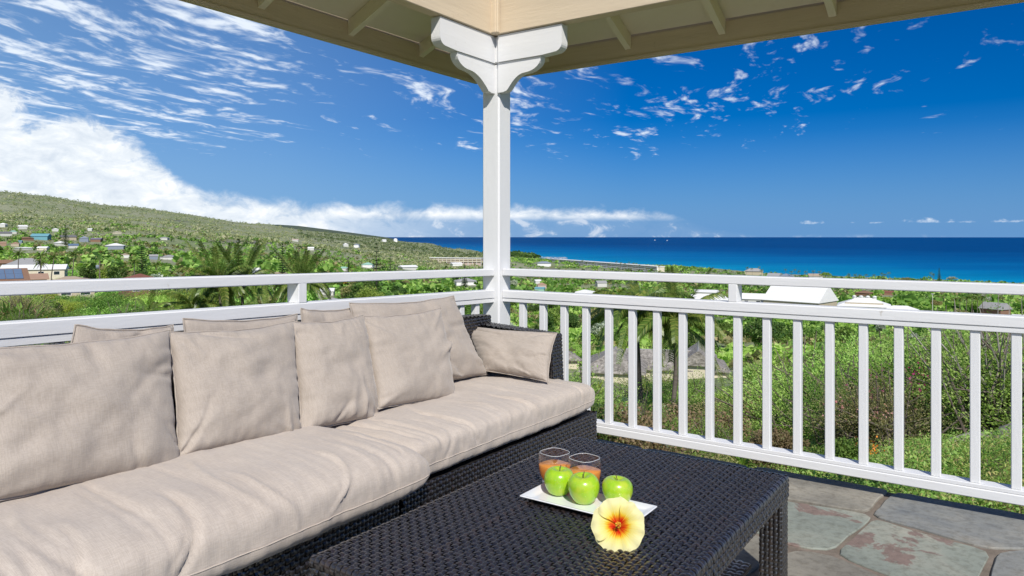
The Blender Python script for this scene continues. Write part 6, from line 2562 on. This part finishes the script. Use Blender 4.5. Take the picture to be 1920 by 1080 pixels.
scatter(52000, 1000, 2000, 5.2, 16, .20, .040, 'grass', 'grass', .28, .1)
scatter(16000, 1000, 2000, 5.2, 16, .22, .045, 'olive', 'grass', .28, .1, (.9, 2, -.1))
scatter(34000, 1000, 2000, 5.2, 18, .26, .036, 'light', 'weeds', .6, .8, (1.1, 3, -.1))
scatter(20000, 1000, 2000, 5.2, 20, .22, .040, 'mid', 'weeds', .6, .8, (.8, 4, 0))
scatter(12000, 1000, 2000, 5.2, 16, .14, .040, 'brown', 'leaf_litter', .6, 2, (.9, 6, .1))
scatter(22000, 960, 2000, 16, 70, .7, .16, 'mid', 'undergrowth', .6, .8)
scatter(12000, 960, 2000, 16, 90, .9, .17, 'light', 'undergrowth', .6, .8, (.25, 8, 0))
scatter(9000, 960, 2000, 16, 90, .8, .18, 'olive', 'undergrowth', .6, .8, (.2, 9, .05))
scatter(16000, -80, 940, 33, 110, .9, .20, 'mid', 'undergrowth', .6, .8)
scatter(9000, -80, 940, 33, 110, .9, .20, 'lime', 'undergrowth', .6, .8, (.1, 10, .1))


def woods(n, d0, d1, px0, px1, rmin, rmax, per, key, name, cond, seed, top0=479):
    nr = np.random.default_rng(seed)
    pxs = nr.uniform(px0, px1, n)
    ds = np.exp(nr.uniform(math.log(d0), math.log(d1), n))
    a = np.arctan((pxs - CX) / FPX)
    rho = ds / np.cos(a)
    x, y = from_polar(a, rho)
    z = ground_polar(a, rho)
    r = nr.uniform(rmin, rmax, n) * (.7 + .6 * nr.random(n))
    lim = np.where(pxs < 940, 440 - pxs * .0, 508 + (pxs - 1000) * .028)
    keep = (z > SEA_Z + 1.2) & cond(x, y, pxs, ds)
    rows = HY - (z + r * 1.9 - EYE) / ds * FPX
    keep &= (pxs < 940) | (rows > top0 + (pxs - 960) * .046)
    for (x0_, x1_, y0_, y1_, hd) in HOUSES:
        hp = r * FPX / ds
        bot = HY - (z - EYE) / ds * FPX
        keep &= ~((ds < hd + 4) & (pxs + hp * .7 > x0_) & (pxs - hp * .7 < x1_) & (rows < y1_ - 1) & (bot > y0_))
    x, y, z, r = x[keep], y[keep], z[keep], r[keep]
    k = len(x)
    d = nr.normal(size=(k, per, 3))
    d /= np.linalg.norm(d, axis=2)[:, :, None]
    d[:, :, 2] = np.abs(d[:, :, 2]) * 1.1
    lump = nr.uniform(.6, 1.0, (k, per, 1))
    c = np.stack([x, y, z], -1)[:, None] + d * lump * r[:, None, None] * np.array([1, 1, .85]) + np.array([0, 0, .3]) * r[:, None, None]
    v, f = leaves(c.reshape(-1, 3), np.repeat(r, per) * .75, .75, .6, nr)
    return tag(add(name, np_mesh(name, v, f, L[key])), kind='stuff')


pt = lambda s, sd, t_: (lambda x, y, p, d: vnoise(x / s, y / s, sd) > t_)
woods(2600, 112, 345, 940, 2000, .9, 2.1, 34, 'light', 'thicket', pt(30, 41, -.25), 51)
woods(2200, 112, 345, 940, 2000, .9, 2.0, 34, 'mid', 'thicket', pt(26, 42, -.1), 52)
woods(1600, 112, 345, 940, 2000, .8, 1.8, 30, 'olive', 'thicket', pt(22, 43, -.05), 53)
woods(2200, 105, 345, -80, 940, .9, 2.0, 30, 'mid', 'thicket', pt(28, 44, -.2), 54)
woods(1800, 105, 345, -80, 940, .9, 2.0, 30, 'light', 'thicket', pt(24, 45, -.1), 55)
woods(1500, 105, 345, -80, 940, .8, 1.8, 30, 'olive', 'thicket', pt(24, 46, 0), 56)
woods(5200, 330, 1500, -80, 2000, 2.6, 5.0, 16, 'mid', 'woodland', pt(70, 21, -.45), 31)
woods(3200, 330, 1700, -80, 2000, 2.4, 4.6, 16, 'dark', 'woodland', pt(90, 22, .05), 32)
woods(3400, 330, 1700, -80, 2000, 2.2, 4.0, 14, 'olive', 'woodland', pt(110, 23, -.1), 33)
woods(5200, 330, 1900, -80, 2000, 2.2, 4.2, 15, 'light', 'woodland', pt(60, 24, -.2), 34)
woods(1500, 1500, 3300, 935, 1330, 3.0, 5.5, 16, 'mid', 'woodland', pt(70, 61, -.3), 61)
woods(900, 1500, 3300, 935, 1330, 3.0, 5.0, 16, 'light', 'woodland', pt(60, 62, -.1), 62)
woods(420, 2550, 3250, 935, 1012, 6.0, 11.0, 22, 'dark', 'woodland', pt(70, 63, -.6), 63, 462)
woods(6000, 1200, 5200, -80, 960, 3.0, 6.5, 9, 'scrub', 'scrub', pt(240, 25, -.15), 35)
woods(6500, 900, 4200, -80, 960, 2.2, 4.5, 8, 'scrub', 'scrub', pt(150, 26, -.3), 36)
woods(4200, 900, 4600, -80, 960, 2.4, 5.0, 9, 'scrubdark', 'scrub', pt(320, 27, .15), 37)
woods(3000, 2200, 7500, 560, 960, 5.0, 9.0, 8, 'scrubdark', 'scrub', pt(500, 28, -.3), 38)


# ------------------------------------------------------------------ say which plant is which
MARK = [(15, 'solar panelled house'), (66, 'long white roof'), (50, 'grey hip roof'), (132, 'wide tan roof'), (262, 'dark red roof'), (187, 'utility pole'), (266, 'broad layered pine'), (136, 'tall straight palm'), (418, 'big palm clump'),
        (77, 'turquoise house'), (216, 'large white hip roof'), (530, 'slim dark pine'), (562, 'upright palm'), (622, 'flame tree'), (690, 'mint roof'), (706, 'sparse pine'), (765, 'broad white roof'), (850, 'pink hotel'), (608, 'white roof between the rails'), (873, 'grey roof by the post'),
        (1014, 'three small roofs'), (1097, 'white gabled roof'), (1212, 'left tall palm'), (1268, 'right tall palm'), (1333, 'long white roof'), (1380, 'spacer block'), (1412, 'low white roof'), (1500, 'big white hall'), (1620, 'vented white building'), (1688, 'lower white wing'), (1735, 'court fence'), (1748, 'light pole'), (1820, 'palms by the court'), (1866, 'grey pavilion'), (1915, 'white canopy')]
used = {}
for (o_, what, look, px_, d, s, top) in sorted(NAMED, key=lambda q: q[4]):
    if px_ > 965 and d < 130 and what != 'tree':
        k = sum(1 for b in BPX if b < px_)
        if k == 0:
            place = 'between the post and the first baluster'
        elif k <= len(ORD) and px_ < 1925:
            place = 'past the %s baluster from the post' % ORD[k - 1]
        else:
            place = 'at the right edge'
        dist = 'close by' if d < 16 else 'just below' if d < 26 else 'midway down' if d < 50 else 'far down'
        size = 'low ' if s < .85 else 'tall ' if s > 1.35 else ''
        cand = ['%s%s %s %s %s' % (size, look, what, dist, place), '%s%s %s %s, %s, behind' % (size, look, what, dist, place), '%s%s %s %s, %s, last' % (size, look, what, dist, place)]
    else:
        m_ = min(MARK, key=lambda q: abs(q[0] - px_) + (12 if (q[0] < 940) != (px_ < 940) else 0))
        rel = 'in line with' if abs(m_[0] - px_) < 9 else 'left of' if px_ < m_[0] else 'right of'
        near = 'nearer' if d < 165 else 'middling' if d < 270 else 'far'
        size = 'small ' if s < .72 else 'large ' if s > .98 else ''
        base_ = '%s%s %s %s the %s' % (size if what == 'tree' else '', look, what, rel, m_[1])
        cand = [base_, base_ + ', shaggy', base_ + {'nearer': ', close to the terrace', 'middling': ', partway off', 'far': ', further off'}[near], base_ + ', behind its twin', base_ + ', hindmost', base_ + ', half hidden', base_ + ', lowest']
    for c in cand:
        if c not in used:
            break
    used[c] = 1
    o_['label'] = c
